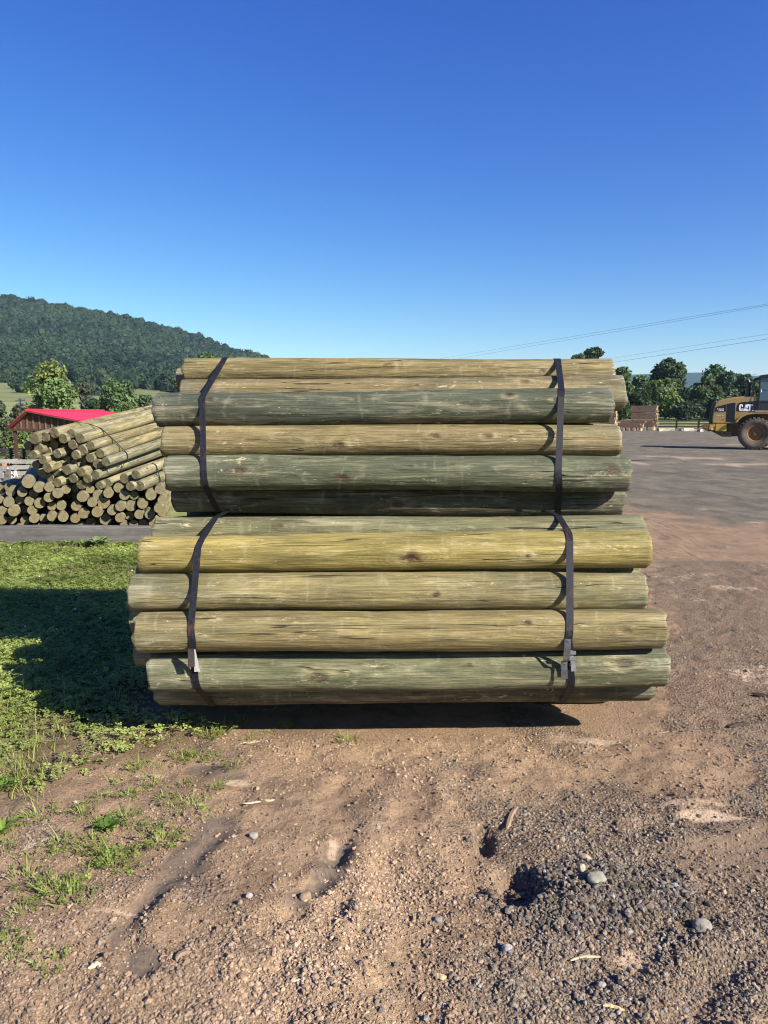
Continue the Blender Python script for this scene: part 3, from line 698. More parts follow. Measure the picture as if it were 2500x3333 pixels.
def strap(bun, x_of, width, lab, off=.003):
    pts = []
    for y, z, r in CIRC[bun]:
        if z is None:
            Mw = Matrix.LocRotScale(y.location, y.rotation_euler, y.scale); co = np.empty(len(y.data.vertices) * 3, np.float32); y.data.vertices.foreach_get('co', co); co = co.reshape(-1, 3) @ np.array(Mw.to_3x3()).T + np.array(y.location)
            xs_ = x_of(co[:, 1].mean(), co[:, 2].mean()); q = co[np.abs(co[:, 0] - xs_) < .035]; c_ = q[:, 1:].mean(0); dd = q[:, 1:] - c_; dd = dd / np.linalg.norm(dd, axis=1)[:, None]; q = q[:, 1:] + dd * .003
            pts += [tuple(v) for v in q]; continue
        for k in range(48):
            t = 2 * math.pi * k / 48; pts.append((y + (r * 1.018 + off) * math.cos(t), z + (r * 1.018 + off) * math.sin(t)))
    h = hull(pts); n = len(h); g = Geo(); V = []; F = []
    zmin, zmax = min(p[1] for p in h), max(p[1] for p in h)
    ymid = sum(p[0] for p in h) / n
    for i, (y, z) in enumerate(h):
        py, pz = h[i - 1]; qy, qz = h[(i + 1) % n]; t = Vector((qy - py, qz - pz)).normalized(); nr = Vector((t.y, -t.x))
        x = x_of(y, z)
        for dx, dn in ((-width / 2, .0), (width / 2, .0), (width / 2, .0011), (-width / 2, .0011)):
            V.append((x + dx, y + nr.x * dn, z + nr.y * dn))
    for i in range(n):
        j = (i + 1) % n
        for k in range(4): F.append((i * 4 + k, j * 4 + k, j * 4 + (k + 1) % 4, i * 4 + (k + 1) % 4))
    g.add(V, F); o = g.obj('steel_strap', STEEL)
    tag(o, lab, 'strap', 'steel straps round the big bundles'); return o, h
def along(zs, xs): return lambda y, z: float(np.interp(z, zs, xs))
UZ = [1.05, 1.14, 1.29, 1.5, 1.63, 1.7, 1.91]; LZ = [.2, .41, .6, .77, .94, 1.05]
ux_l = along(UZ, [-.895, -.917, -.927, -.94, -.948, -.952, -.902]); ux_r = along(UZ, [.94, .925, .896, .905, .918, .93, .988])
lx_l = along(LZ, [-.83, -.863, -.857, -.879, -.885, -.85]); lx_r = along(LZ, [.87, .86, .828, .845, .862, .873])
strap('upper', ux_l, .032, 'dark steel strap round the left half of the upper bundle')
strap('upper', ux_r, .034, 'dark steel strap round the right half of the upper bundle')
s_l, h_l = strap('lower', lx_l, .031, 'rusty steel strap with a pale tag, round the left half of the lower bundle')
s_r, h_r = strap('lower', lx_r, .033, 'rusty steel strap with a loose bent tail, round the right half of the lower bundle')
def front_y(h, z):
    best = 9
    for i in range(len(h)):
        (y0, z0), (y1, z1) = h[i - 1], h[i]
        if (z0 - z) * (z1 - z) <= 0 and abs(z1 - z0) > 1e-9: best = min(best, y0 + (y1 - y0) * (z - z0) / (z1 - z0))
    return best
def ribbon(rows, width, th=.0012, taper=None):
    """rows: (x, y, z, tilt) down the middle of a metal band"""
    g = Geo(); V = []; F = []
    for i_, (x, y, z, tl) in enumerate(rows):
        k_ = 1.0 if taper is None else taper[0] + (taper[1] - taper[0]) * i_ / (len(rows) - 1)
        c, s = math.cos(tl) * width / 2 * k_, math.sin(tl) * width / 2 * k_
        V += [(x - c, y + s, z), (x + c, y - s, z), (x + c, y - s - th, z + th * .3), (x - c, y + s - th, z + th * .3)]
    n = len(rows)
    for i in range(n - 1):
        for k in range(4): F.append((i * 4 + k, (i + 1) * 4 + k, (i + 1) * 4 + (k + 1) % 4, i * 4 + (k + 1) % 4))
    F += [(3, 2, 1, 0), tuple((n - 1) * 4 + k for k in range(4))]
    g.add(V, F); return g
# crimped joint, its bright tail and the folded loose end (right strap)
def zr(py): return None
zs = np.linspace(.545, .445, 8)
rows = [(lx_r(3.4, z) + .006, front_y(h_r, z) - .004 - .003 * i, z, -.06) for i, z in enumerate(zs)]
ribbon(rows, .024, taper=(.5, 1.0)).obj('bright_tail', BRIGHT, s_r)
g = Geo()
for z in (.535, .505, .475):
    x = lx_r(3.4, z) + .008; y = front_y(h_r, z) - .012
    g.box((x - .017, y - .004, z - .009), (x + .017, y + .002, z + .009))
g.obj('crimp_seal', simple('seal_metal', (.2, .2, .21), .5, .5, .6), s_r, bevel=.002)
zz2 = [.602, .585, .560, .535, .510, .498, .488, .47, .45, .425, .405]
oo = [.004, .010, .018, .022, .024, .020, .008, .012, .020, .024, .026]
xx = [-.004, -.008, -.013, -.018, -.022, -.025, -.030, -.034, -.036, -.038, -.038]
rows = [(lx_r(3.4, z) + a, front_y(h_r, z) - b, z, .15 + .25 * math.sin(i)) for i, (z, a, b) in enumerate(zip(zz2, xx, oo))]
ribbon(rows, .029).obj('loose_tail', simple('strap_tail_metal', (.22, .22, .235), .38, .5, .7, .35, 60), s_r)
zs = np.linspace(.555, .445, 8)
rows = [(lx_l(3.4, z) + .010 + .002 * i * .5, front_y(h_l, z) - .004 - .0012 * i, z, -.25 + .02 * i) for i, z in enumerate(zs)]
ribbon(rows, .026, taper=(.15, 1.0)).obj('pale_tag', simple('pale_tag_glare', (.36, .34, .34), .6, .3, 0, .15, 90), s_l)  # tag on the strap tail, its whitish glare put into the colour
g = Geo(); z0, z1 = .475, .560
g.box((-.017, -.006, -.042), (.013, .004, .042), Matrix.Translation((lx_l(3.4, .52) - .004, front_y(h_l, .52) - .012, .515)) @ Matrix.Rotation(R(-4), 4, 'X'))
g.obj('crimp_seal', simple('dull_seal_metal', (.06, .05, .045), .6, .4, .4, .4, 50), s_l, bevel=.002)
# frayed straw caught under the right strap
g = Geo(); p = at(1200 * K, 1483 * K, 3.60)
for a, b, r in (((0, 0, .012), (-.032, -.006, -.004), .004), ((-.032, -.006, -.004), (-.045, -.004, -.012), .003), ((-.006, 0, .01), (-.020, -.004, -.026), .0016), ((0, 0, .012), (.03, .01, .022), .001)):
    g.tube([p + Vector(a), p + (Vector(a) + Vector(b)) / 2 + Vector((0, -.002, -.003)), p + Vector(b)], [r * .6, r, r * .4], 5)
tag(g.obj('wood_splinter', simple('fresh_splinter', (.55, .46, .30), .8)), 'pale frayed splinter hanging by the foot of the right strap', 'splinter')
# ================================================================== THE PILE OF THINNER POSTS ON THE LEFT
S2 = 560.0 / 1659.0
def crop2(x, y): return x * S2, 1280 + y * S2
B1 = [(325,437,57),(437,425,48),(522,385,50),(608,440,48),(683,388,46),(770,432,50),(522,490,44),(372,537,53),(268,510,45),(458,563,45),(550,583,46),(610,540,40),(645,548,44),(700,495,48),(790,553,52),(873,507,46),(963,577,47),(868,625,46),(725,597,46),(645,637,42),(490,640,43),(410,637,46),(322,600,46),(345,693,42),(457,722,51),(575,690,45),(645,740,50),(790,655,45),(935,683,47),(1020,658,47),(720,685,43),(1003,752,44),(920,790,48),(845,725,43),(780,760,46),(845,820,46),(705,825,46),(550,765,44),(480,810,42),(405,775,42),(550,858,46),(628,825,43),(780,880,48),(720,915,42)]
B2 = [(270,855,60),(373,910,50),(475,908,47),(103,955,45),(215,955,46),(325,970,44),(556,968,50),(635,927,44),(868,925,40),(467,1005,48),(80,1050,50),(10,1028,34),(195,1028,43),(283,1040,46),(380,1060,52),(500,1093,40),(590,1087,45),(130,1140,53),(222,1123,43),(310,1127,46),(30,1130,46),(425,1203,42),(505,1190,47),(610,1195,48),(330,1212,46),(240,1230,44),(110,1220,43),(20,1220,46),(15,1305,38),(97,1315,45),(195,1310,48),(300,1315,45),(400,1290,43),(490,1293,42),(568,1293,38),(-70,1060,48),(-85,1150,48),(-75,1240,48),(-60,1310,45)]
B3 = [(1040,867,45),(1198,825,50),(1310,785,46),(1350,895,52),(1142,915,48),(1255,895,46),(955,890,42),(1043,965,48),(1197,987,47),(1292,985,42),(940,980,48),(795,1000,52),(887,1050,46),(1000,1063,54),(735,1085,48),(812,1160,54),(940,1150,53),(1080,1130,46),(1157,1090,48),(1260,1090,50),(1372,1065,52),(1455,985,52),(1540,930,45),(1565,1035,45),(1345,1165,48),(1248,1180,43),(1155,1200,46),(1018,1215,54),(878,1243,45),(725,1210,46),(1440,1170,46),(1530,1110,46),(670,1283,43),(790,1278,40),(1380,1255,43),(1200,1265,43),(1290,1262,43),(1480,1255,43)]
pv = [post_mesh('post', 2.5, .066, .064, 400 + s, 26, 28, [(random.Random(s * 9 + q).uniform(-1.1, 1.1), random.Random(s * 5 + q).uniform(0, 6.2), .014) for q in range(5)], .004, .03, .006) for s in range(7)]
PD = {}
def pile(rows, dirv, Y, lab, grp, cols, seed, far=.0, jy=.08):
    rd = random.Random(seed); out = []
    for x, y, r in rows:
        px, py = crop2(x, y); Yi = Y + rd.uniform(-jy, jy) * .6 + (.13 if r <= 45 else 0)
        p = aty(px, py, Yi); rad = r * S2 / FPX * depth_of(Yi, p.z) * 1.03
        d = dirv(x, y, rd).normalized(); o = link('post', pv[rd.randrange(7)])
        s = rad / .065; o.scale = (1, s, s); place_post(o, p, p + d * 2.5, rd.uniform(0, 6)); o.color = (*rd.choice(cols), 1)
        tag(o, lab(x, y) if callable(lab) else lab, 'post', grp); out.append((p, d, rad))
    return out
GC = [(.33, .30, .185), (.34, .30, .18), (.29, .275, .18), (.33, .28, .15)]
b1 = pile(B1, lambda x, y, rd: Vector((.20 + rd.uniform(-.008, .008), .955, .125)), 9.45, 'thin round post in the strapped tilted bundle on top of the left pile', 'posts of the tilted bundle', GC, 3)
b2 = pile(B2, lambda x, y, rd: Vector((-.36 + rd.uniform(-.04, .04), .93, 0)), 9.42, 'thin round post in the loose left heap under the tilted bundle', 'posts of the loose left heap', GC, 4, jy=.09)
b3 = pile(B3, lambda x, y, rd: Vector((.19 + rd.uniform(-.01, .01), .955, .115)) if y < 900 else Vector((-.27 + rd.uniform(-.05, .05), .95, 0)), 9.45, 'thin round post in the heap on the right under the tilted bundle', 'posts of the right heap', GC, 5, jy=.09)
fill = [(x + 37 * (k % 2), y, 46) for k, y in enumerate((905, 985, 1065, 1145, 1225)) for x in range(-40 + 40 * (k < 1), 1600, 92)]
b4 = pile(fill, lambda x, y, rd: Vector((-.22 + rd.uniform(-.03, .03), .96, 0)), 9.95, 'thin round post recessed in the shade inside the left pile', 'recessed posts of the left pile', GC, 6, jy=.12)
BAND = simple('black_band', (.012, .012, .013), .5, .4)
def band(posts, frac, lab, keep=None):
    """thin band round a bundle, worked out in the plane across its posts"""
    d = Vector((0, 0, 0))
    for p, q, r in posts: d += q
    d.normalize(); ex = Vector((d.y, -d.x, 0)).normalized(); ez = ex.cross(d)
    O = posts[0][0]; pts = []; 
    for p, q, r in posts:
        c = p - O; u, v = c.dot(ex), c.dot(ez)
        for k in range(24):
            t = 6.2832 * k / 24; pts.append((u + (r * 1.04 + .004) * math.cos(t), v + (r * 1.04 + .004) * math.sin(t)))
    h = hull(pts); av = sum((p - O).dot(d) for p, q, r in posts) / len(posts) + frac
    P = [O + ex * a + ez * b + d * av for a, b in h]; g = Geo(); V = []; F = []; n = len(P); cx = sum(P, Vector()) / n
    for p in P:
        nr = (p - cx); nr -= d * nr.dot(d); nr.normalize()
        for a, b in ((-.009, 0), (.009, 0), (.009, .002), (-.009, .002)): V.append(tuple(p + d * a + nr * b))
    for i in range(n):
        for k in range(4): F.append((i * 4 + k, ((i + 1) % n) * 4 + k, ((i + 1) % n) * 4 + (k + 1) % 4, i * 4 + (k + 1) % 4))
    g.add(V, F); return tag(g.obj('band', BAND), lab, 'strap', 'thin bands round the left bundles')
top = b1
band(top, .42, 'thin black band round the near end of the tilted bundle')
band(top, 2.12, 'thin black band round the far end of the tilted bundle')
band([q for q, s in zip(b3, B3) if s[1] < 900 and s[0] > 1000] + [b3[3]], .40, 'thin black band round the posts right of the tilted bundle')
# ------------------------------------------------------------------ the timber that holds the pile back
g = Geo(); p0 = aty(-520, 1772, 8.95); p1 = aty(640, 1772, 9.0)
V = []; nseg = 40
for i in range(nseg + 1):
    t = i / nseg; x = p0.x + (p1.x - p0.x) * t; y = 8.97 + .01 * math.sin(t * 9); zt = .262 + .006 * math.sin(t * 13) + random.Random(i).uniform(-.002, .002)
    V += [(x, y, -.03), (x, y - .004, zt - .012), (x, y + .012, zt), (x, y + .13, zt - .004), (x, y + .14, -.03)]
F = [(i * 5 + k, (i + 1) * 5 + k, (i + 1) * 5 + (k + 1) % 5, i * 5 + (k + 1) % 5) for i in range(nseg) for k in range(5)] + [(0, 1, 2, 3, 4), tuple(nseg * 5 + k for k in (4, 3, 2, 1, 0))]
g.add(V, F); tag(g.obj('timber_beam', DARKBEAM), 'long dark weathered timber lying on edge in front of the left pile', 'beam')

# ================================================================== FENCES
def rail_fence(name, P, zr, ph, pw, rh, mat, lab, thick=.03, postmat=None, zg=None, extra=.0):
    g0 = empty(name, P[0], lab, 'fence'); off = Vector(P[0]); pm = postmat or mat
    for p in P:
        q = Vector(p) - off; g = Geo(); j = random.Random(int(p[0] * 50)).uniform(-.02, .02)
        g.box((q.x - pw / 2, q.y - pw / 2, q.z - .3), (q.x + pw / 2, q.y + pw / 2, q.z + ph + j)); g.obj('fence_post', pm, g0, bevel=.006, seg=1)
    for zz_ in zr:
        for a, b in zip(P[:-1], P[1:]):
            a, b = Vector(a) - off, Vector(b) - off; d = b - a; M = Matrix.Translation(a + Vector((0, 0, zz_ + random.Random(int(zz_ * 99 + a.x * 7)).uniform(-.012, .012)))) @ d.to_track_quat('X', 'Z').to_matrix().to_4x4()
            g = Geo(); g.box((-.05, -pw / 2 - thick, -rh / 2), (d.length + .05, -pw / 2 - .002, rh / 2), M); g.obj('fence_rail', mat, g0)
    return g0
# grey board fence behind the pile on the left
def zf(px, Y):
    p = aty(px, 1500, Y); return (p.x, Y, gz1(p.x, Y))
P = [zf(-420, 15.2), zf(-170, 15.4), zf(50, 15.6), zf(285, 15.8), zf(520, 16.0)]
zt = [aty(50, py, 15.6).z - P[2][2] for py in (1502, 1522, 1539, 1556)]
rail_fence('board_fence', P, zt, aty(50, 1493, 15.6).z - P[2][2], .075, .085, GREYWOOD, 'weathered grey board fence with a pale post, behind the left pile')
g = empty('gate_post', (aty(24, 1560, 13.2).x, 13.2, gz1(aty(24, 1560, 13.2).x, 13.2)), 'dark square gate post with pale planks nailed to it, left of the post pile', 'post')
h_ = aty(24, 1527, 13.2).z - g.location.z
gg = Geo(); gg.box((-.052, -.05, -.2), (.052, .05, h_)); gg.obj('upright', DARKBEAM, g, bevel=.006)
for py, dz, x0, x1 in ((1546, .0, -.9, -.03), (1572, .02, -.9, .28), (1524, 0, -.9, .02)):
    gg = Geo(); z_ = aty(24, py, 13.2).z - g.location.z; gg.box((x0, -.085, z_ - .045), (x1, -.053, z_ + .045), None, .006); gg.obj('plank', GREYWOOD, g)
g = empty('wooden_stake', (aty(15, 1520, 17).x, 17.0, gz1(aty(15, 1520, 17).x, 17)), 'orange brown stake standing behind the grey board fence', 'post')
gg = Geo(); hh = aty(15, 1494, 17).z - g.location.z; gg.box((-.035, -.035, -.2), (.035, .035, hh), None, .003); gg.obj('stake', simple('orange_wood', (.42, .20, .09), .8, .2, 0, .3, 12), g)
# pink and white cord hung on the fence
g = Geo(); rd = random.Random(12)
ROPE = [(24, 1523), (33, 1533), (42, 1546), (50, 1560), (57, 1562), (60, 1556), (54, 1545), (50, 1532), (47, 1534), (48, 1548), (45, 1556), (38, 1550), (36, 1558), (44, 1565)]
g.tube([aty(a, b, 15.3 - .02 * i) for i, (a, b) in enumerate(ROPE)], .017, 6)
ob = g.obj('hanging_cord', simple('pink_white_cord', (.62, .40, .38), .8, .2, 0, .45, 40), None, smooth=True); tag(ob, 'tangled pink and white cord hanging on the grey board fence', 'cord')
# dark fence across the meadow
P = [(aty(px, 1400, Y).x, Y, gz1(aty(px, 1400, Y).x, Y)) for px, Y in ((-300, 44), (-180, 44.5), (-60, 45), (30, 45.5), (72, 46), (150, 47), (240, 48), (340, 49))]
zt = [aty(30, py, 45.5).z - P[3][2] for py in (1462, 1469, 1476, 1483)]
rail_fence('dark_fence', P, [max(.15, z) for z in zt], aty(30, 1458, 45.5).z - P[3][2], .12, .09, BLACKWOOD, 'dark four-rail fence across the meadow behind the red roofed shed')
# black fence at the far edge of the yard
P = []
for i in range(-14, 16):
    px = 2202 + 72 * (i - 2); p = aty(px, 1380, 86); P.append((p.x, 86.0, gz1(p.x, 86.0)))
rail_fence('black_fence', P, [.22, .52, .84], .98, .17, .15, BLACKWOOD, 'black three-rail fence between the gravel yard and the green field', .05)

# ================================================================== RED ROOFED SHED
RED = simple('red_metal_roof', (.62, .022, .045), .35, .5, 0, .06, 1.5)
BROWN = simple('brown_siding', (.075, .040, .028), .75, .2, 0, .3, 5, 0, (.04, .025, .018))
DBROWN = simple('dark_brown_trim', (.055, .028, .02), .7, .2, 0, .25, 4)
YS = 45.0
E, A_, C_ = aty(32, 1394, YS), aty(95, 1339, YS), aty(345, 1387, YS)
zb = aty(95, 1402, YS).z; gzs = gz1(A_.x, YS); LEN = Vector((1.3, 8.5, 0))
sh = empty('red_roof_shed', (A_.x, YS, gzs), 'brown sided shed with a bright red metal roof, half hidden behind the left pile', 'shed'); o0 = Vector(sh.location)
def rel(p): return Vector(p) - o0
g = Geo(); x0, x1 = rel(E).x + .15, rel(C_).x - .15
g.prism([(x0, rel(E).z - .02), (rel(A_).x, rel(A_).z - .06), (x1, rel(C_).z - .02), (x1, zb - o0.z), (x0, zb - o0.z)], 0, .08); g.obj('gable_wall', BROWN, sh)
g = Geo(); nb = 15
for i in range(nb):
    x = x0 + .18 + (x1 - x0 - .3) * i / (nb - 1)
    zt_ = rel(E).z + (rel(A_).z - rel(E).z) * (x - x0) / (rel(A_).x - x0) if x < rel(A_).x else rel(A_).z + (rel(C_).z - rel(A_).z) * (x - rel(A_).x) / (x1 - rel(A_).x)
    if zt_ - .12 > zb - o0.z + .15: g.box((x - .045, -.055, zb - o0.z + .12), (x + .045, -.002, zt_ - .12))
g.obj('batten', simple('batten_brown', (.13, .075, .055), .7, .25), sh)
g = Geo(); g.box((x0 - .1, -.07, zb - o0.z - .02), (x1 + .1, .1, zb - o0.z + .10)); g.obj('fascia', DBROWN, sh)
def slope(a, b, name, mat, th=.06):
    a, b = rel(a), rel(b); ov = Vector((0, -.35, 0)); c, d = b + LEN, a + LEN; a, b = a + ov, b + ov; up = (b - a).cross(d - a).normalized()
    if up.z < 0: up = -up
    g = Geo(); V = [a, b, c, d]; V = V + [v + up * th for v in V]
    g.add([tuple(v) for v in V], [(3, 2, 1, 0), (4, 5, 6, 7), (0, 1, 5, 4), (1, 2, 6, 5), (2, 3, 7, 6), (3, 0, 4, 7)])
    n = 14
    for i in range(n + 1):
        t = i / n; p = V[4] + (V[7] - V[4]) * t; q = V[5] + (V[6] - V[5]) * t; g.tube([p, q], .022, 4)
    return g.obj(name, mat, sh)
slope(A_, C_, 'roof_panel', RED); slope(A_, E, 'roof_panel', RED)
g = Geo(); g.tube([rel(A_) + Vector((0, -.37, .07)), rel(A_) + LEN + Vector((0, 0, .07))], .09, 6); g.obj('ridge_cap', RED, sh)
g = Geo(); a, b = rel(E) + Vector((-.03, -.36, -.05)), rel(A_) + Vector((0, -.36, -.03)); g.tube([a, b], .075, 4); b2 = rel(C_) + Vector((0, -.36, -.05)); g.tube([b, b2], .06, 4); g.obj('verge_trim', DBROWN, sh)
for x, y in ((x0 + .1, .1), (x1 - .1, .1), (x0 + .1, 4), (x1 - .1, 4), (x0 + 1.2, 8.2), (x1 + 1, 8.2), (rel(A_).x + .2, .1)):
    g = Geo(); g.box((x - .08, y - .08, -.5), (x + .08, y + .08, zb - o0.z)); g.obj('shed_post', DBROWN, sh)

# ================================================================== UTILITY POLE AND WIRES
p = aty(70.5, 1380, 100); pole = empty('utility_pole', (p.x, 100, gz1(p.x, 100)), 'grey wooden utility pole with a crossarm, behind the red roofed shed', 'pole')
zt_ = aty(70, 1297, 100).z - pole.location.z
g = Geo(); g.tube([(0, 0, -.5), (0, 0, zt_)], [.13, .09], 10); g.obj('pole_shaft', simple('grey_pole_wood', (.30, .27, .23), .9), pole, smooth=True)
g = Geo(); g.box((-.62, -.06, zt_ - .30), (.62, .06, zt_ - .18)); g.obj('crossarm', simple('pale_arm', (.42, .40, .36), .9), pole)
for x in (-.55, -.25, .25, .55):
    g = Geo(); g.lathe([(.0, .16), (.05, .14), (.065, .08), (.04, .0), (0, 0)], 10, Matrix.Translation((x, 0, zt_ - .18)) @ Matrix.Rotation(R(90), 4, 'X')); g.obj('insulator', simple('pale_porcelain', (.6, .58, .54), .4), pole)
WIRE = simple('dark_wire', (.10, .11, .13), .6)
def wire(pts, lab, r=.016, grp='power lines over the yard'):
    P = [at(*p) for p in pts]; Q = []
    for i in range(25):
        t = i / 24 * (len(P) - 1); k = min(int(t), len(P) - 2); f = t - k; Q.append(P[k].lerp(P[k + 1], f))
    g = Geo(); g.tube(Q, r, 5); tag(g.obj('power_line', WIRE), lab, 'power line', grp)
def line(x0, y0, x1, y1, d0, d1, ext=1.35):
    return [(x0 - .35 * (x1 - x0) * 0 + t * (x1 - x0), y0 + t * (y1 - y0), 1 / (1 / d0 + t * (1 / d1 - 1 / d0))) for t in (-.6, -.3, 0, .25, .5, .75, 1.0, ext)]
wire(line(1500, 1156, 2500, 989, 150, 75), 'topmost of the power lines crossing the sky on the right', .013)
wire(line(1500, 1166, 2500, 994, 151, 75.5), 'power line running close under the topmost line on the right', .013)
wire(line(1860, 1187, 2500, 1087, 120, 72), 'thin power line in the lower pair above the loader', .010)
wire(line(1860, 1200, 2500, 1103, 120, 71), 'lowest and darkest power line, just above the loader', .015)
wire([(-900, 1322, 98), (-300, 1310, 99), (71, 1307, 100), (300, 1290, 130), (560, 1270, 170)], 'faint power line strung from the crossarm of the utility pole', .012, 'wires on the utility pole')
wire([(-900, 1440, 90), (-100, 1427, 97), (71, 1425, 100), (270, 1428, 110), (480, 1430, 130)], 'low wire on the utility pole, under the shed roof', .012, 'wires on the utility pole')
# ================================================================== HILLS
RIDGE = [(-2600, 905), (-1400, 915), (-700, 930), (-250, 948), (0, 961), (103, 969), (163, 981), (206, 986), (325, 1011), (407, 1022), (488, 1042), (570, 1065), (673, 1094), (749, 1130), (814, 1141), (900, 1167), (1050, 1190), (1250, 1212), (1500, 1245), (1750, 1285), (1900, 1318)]
FOOT = [(-2600, 1330), (0, 1310), (300, 1318), (900, 1330), (1900, 1345)]
rpx = np.arange(-2600, 1901, 25.0); ry_ = np.interp(rpx, *zip(*RIDGE)); fy_ = np.interp(rpx, *zip(*FOOT))
NT = 60; tt = np.linspace(0, 1, NT)
D0, D1 = 150.0, 950.0
def hill_pt(px, t):
    """t 0 = foot of the slope, 1 = ridge line"""
    px = np.asarray(px, float); t = np.asarray(t, float)
    ry, fy2 = np.interp(px, *zip(*RIDGE)), np.interp(px, *zip(*FOOT))
    d = D0 + (D1 - D0) * t
    s = t ** 1.25; py = fy2 + (ry + 24 - fy2) * (.16 * t + .84 * s) 
    v = (1666.5 - py) / FPX; u = (px - 1250) / FPX
    return np.stack([d * u, d * (CP + v * SP), CAM_H + d * (-SP + v * CP)], -1)
PXG, TTG = np.meshgrid(rpx, tt, indexing='ij'); H = hill_pt(PXG, TTG)
H[..., 2] += fbm(H[..., 0] * .012, H[..., 1] * .012, o=3, seed=61) * 3.0 * sst(.15, .5, TTG) * sst(1.0, .9, TTG)
back = H[:, -1:, :] * np.array([1.25, 1.25, 1]); back[..., 2] = H[:, -1:, 2] - 40; back2 = H[:, -1:, :] * np.array([1.6, 1.6, 1]); back2[..., 2] = -30
front = H[:, :1, :].copy(); front[..., :2] *= .93; front[..., 2] -= 9
H = np.concatenate([front, H, back, back2], 1); na_, nb_ = H.shape[:2]
ii = (np.arange(na_ - 1)[:, None] * nb_ + np.arange(nb_ - 1)[None]).ravel(); HF = np.stack([ii, ii + nb_, ii + nb_ + 1, ii + 1], 1)
def hill_mat(name, a, b, sc):
    M = Mat(name, .95, .05); o = M.obj(); n = M.noise(o, sc, 6, .7); n2 = M.noise(M.scale(o, (1, .3, 2)), sc * .12, 4, .6)
    c = M.mix(M.rng(n, .3, .7), a, b); c = M.mix(M.rng(n2, .45, .65, 0, .5), c, tuple(x * .9 + .02 for x in b)); M.color(c); M.normal(M.bump(n, .7, 2.0)); return M.m
tag(link('hill', npmesh('hill', H.reshape(-1, 3), [HF], [hill_mat('hill_meadow', (.075, .115, .035), (.20, .205, .095), .09)])), kind='structure')
# far blue ridge on the right, beyond the trees
xs = np.linspace(-400, 4200, 120); V = []
for px in xs:
    top = np.interp(px, [-400, 900, 1600, 2030, 2150, 2330, 2600, 3200, 4200], [1290, 1262, 1236, 1217, 1214, 1216, 1228, 1250, 1290]) + 3 * math.sin(px * .013)
    for k in range(9):
        t = k / 8; p = at(px, 1352 + (top - 1352) * t ** .8, 1900 + 900 * t); V.append((p.x, p.y, p.z + (fbm(np.array([px * .02]), np.array([t * 3]), o=2, seed=5)[0] * 6 if 0 < k < 8 else 0)))
    V.append((V[-1][0] * 1.2, V[-1][1] * 1.2, -30))
n = len(xs); ii = (np.arange(n - 1)[:, None] * 10 + np.arange(9)[None]).ravel()
tag(link('hill', npmesh('hill', V, [np.stack([ii, ii + 10, ii + 11, ii + 1], 1)], [hill_mat('far_wooded_ridge', (.008, .022, .018), (.022, .045, .032), .035)])), kind='structure')

# ================================================================== FOREST ON THE HILLSIDE (one mass)
def crown_cloud(name, P, Rr, cols, nq=70, qs=.34, kind='stuff', mat=None):
    """many crowns as clouds of leaf-clump faces over a lumpy core"""
    n = len(P); k = len(ICO1_V)
    core = ICO1_V[None] * (1 + rng.uniform(-.22, .22, (n, k, 1))) * np.stack([Rr, Rr, Rr * rng.uniform(.85, 1.25, n)], 1)[:, None, :] * .86 + P[:, None, :]
    CF = (ICO1_F[None] + (np.arange(n) * k)[:, None, None]).reshape(-1, 3)
    d = rng.normal(size=(n, nq, 3)); d[..., 2] = np.abs(d[..., 2]) * 1.0 - .25; d /= np.linalg.norm(d, axis=-1, keepdims=True)
    lob = 1 + .22 * vn((d[..., 0] * 2.2 + P[:, None, 0]), d[..., 1] * 2.2 + P[:, None, 1], d[..., 2] * 2.2, 7)
    C = P[:, None, :] + d * (Rr[:, None] * lob * rng.uniform(.85, 1.08, (n, nq)))[..., None]
    nrm = d + rng.normal(0, .45, d.shape); nrm /= np.linalg.norm(nrm, axis=-1, keepdims=True)
    a = np.cross(nrm, rng.normal(size=d.shape)); a /= np.linalg.norm(a, axis=-1, keepdims=True); b = np.cross(nrm, a)
    s = (Rr[:, None] * qs * rng.uniform(.6, 1.25, (n, nq)))[..., None]
    Q = np.stack([C - a * s, C - b * s * .75, C + a * s, C + b * s * .75], 2)
    nv = n * k; QF = (nv + np.arange(n * nq * 4)).reshape(-1, 4)
    cq = np.clip(cols[:, None, :] * rng.uniform(.75, 1.3, (n, nq, 1)), 0, 1).repeat(4, 1).reshape(-1, 3)
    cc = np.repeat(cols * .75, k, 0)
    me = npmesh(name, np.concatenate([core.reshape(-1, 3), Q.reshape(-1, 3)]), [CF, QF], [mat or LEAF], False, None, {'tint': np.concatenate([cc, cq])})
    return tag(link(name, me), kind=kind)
n = 17000
d = np.sqrt(rng.uniform(200 ** 2, 965 ** 2, n)); u = rng.uniform(-1.05, .30, n); px = 1250 + u * FPX; t = (d - D0) / (D1 - D0)
P = hill_pt(px, np.clip(t, 0, 1)); py = 1666.5 - FPX * ((P[:, 2] - CAM_H) * CP + P[:, 1] * SP) / (P[:, 1] * CP - (P[:, 2] - CAM_H) * SP)
edge = 1236 + 26 * fbm(px * .009, px * 0, o=2, seed=33) + np.where(px > 240, 26, 0)
keep = (py < edge) | ((rng.random(n) < .05) & (py < 1290)); P, px, py, d = P[keep], px[keep], py[keep], d[keep]; n = len(P)
Rr = rng.uniform(2.7, 5.2, n) * np.interp(d, [200, 500, 950], [.75, 1.0, 1.1]); P[:, 2] += Rr * rng.uniform(.35, 1.0, n)
g_ = np.clip(.5 + .5 * fbm(P[:, 0] * .02, P[:, 2] * .05, o=3, seed=71) + rng.normal(0, .22, n), 0, 1)[:, None]
cols = np.array([[.014, .031, .019]]) * (1 - g_) + np.array([[.040, .070, .032]]) * g_
crown_cloud('forest', P, Rr, cols, 56, .22)

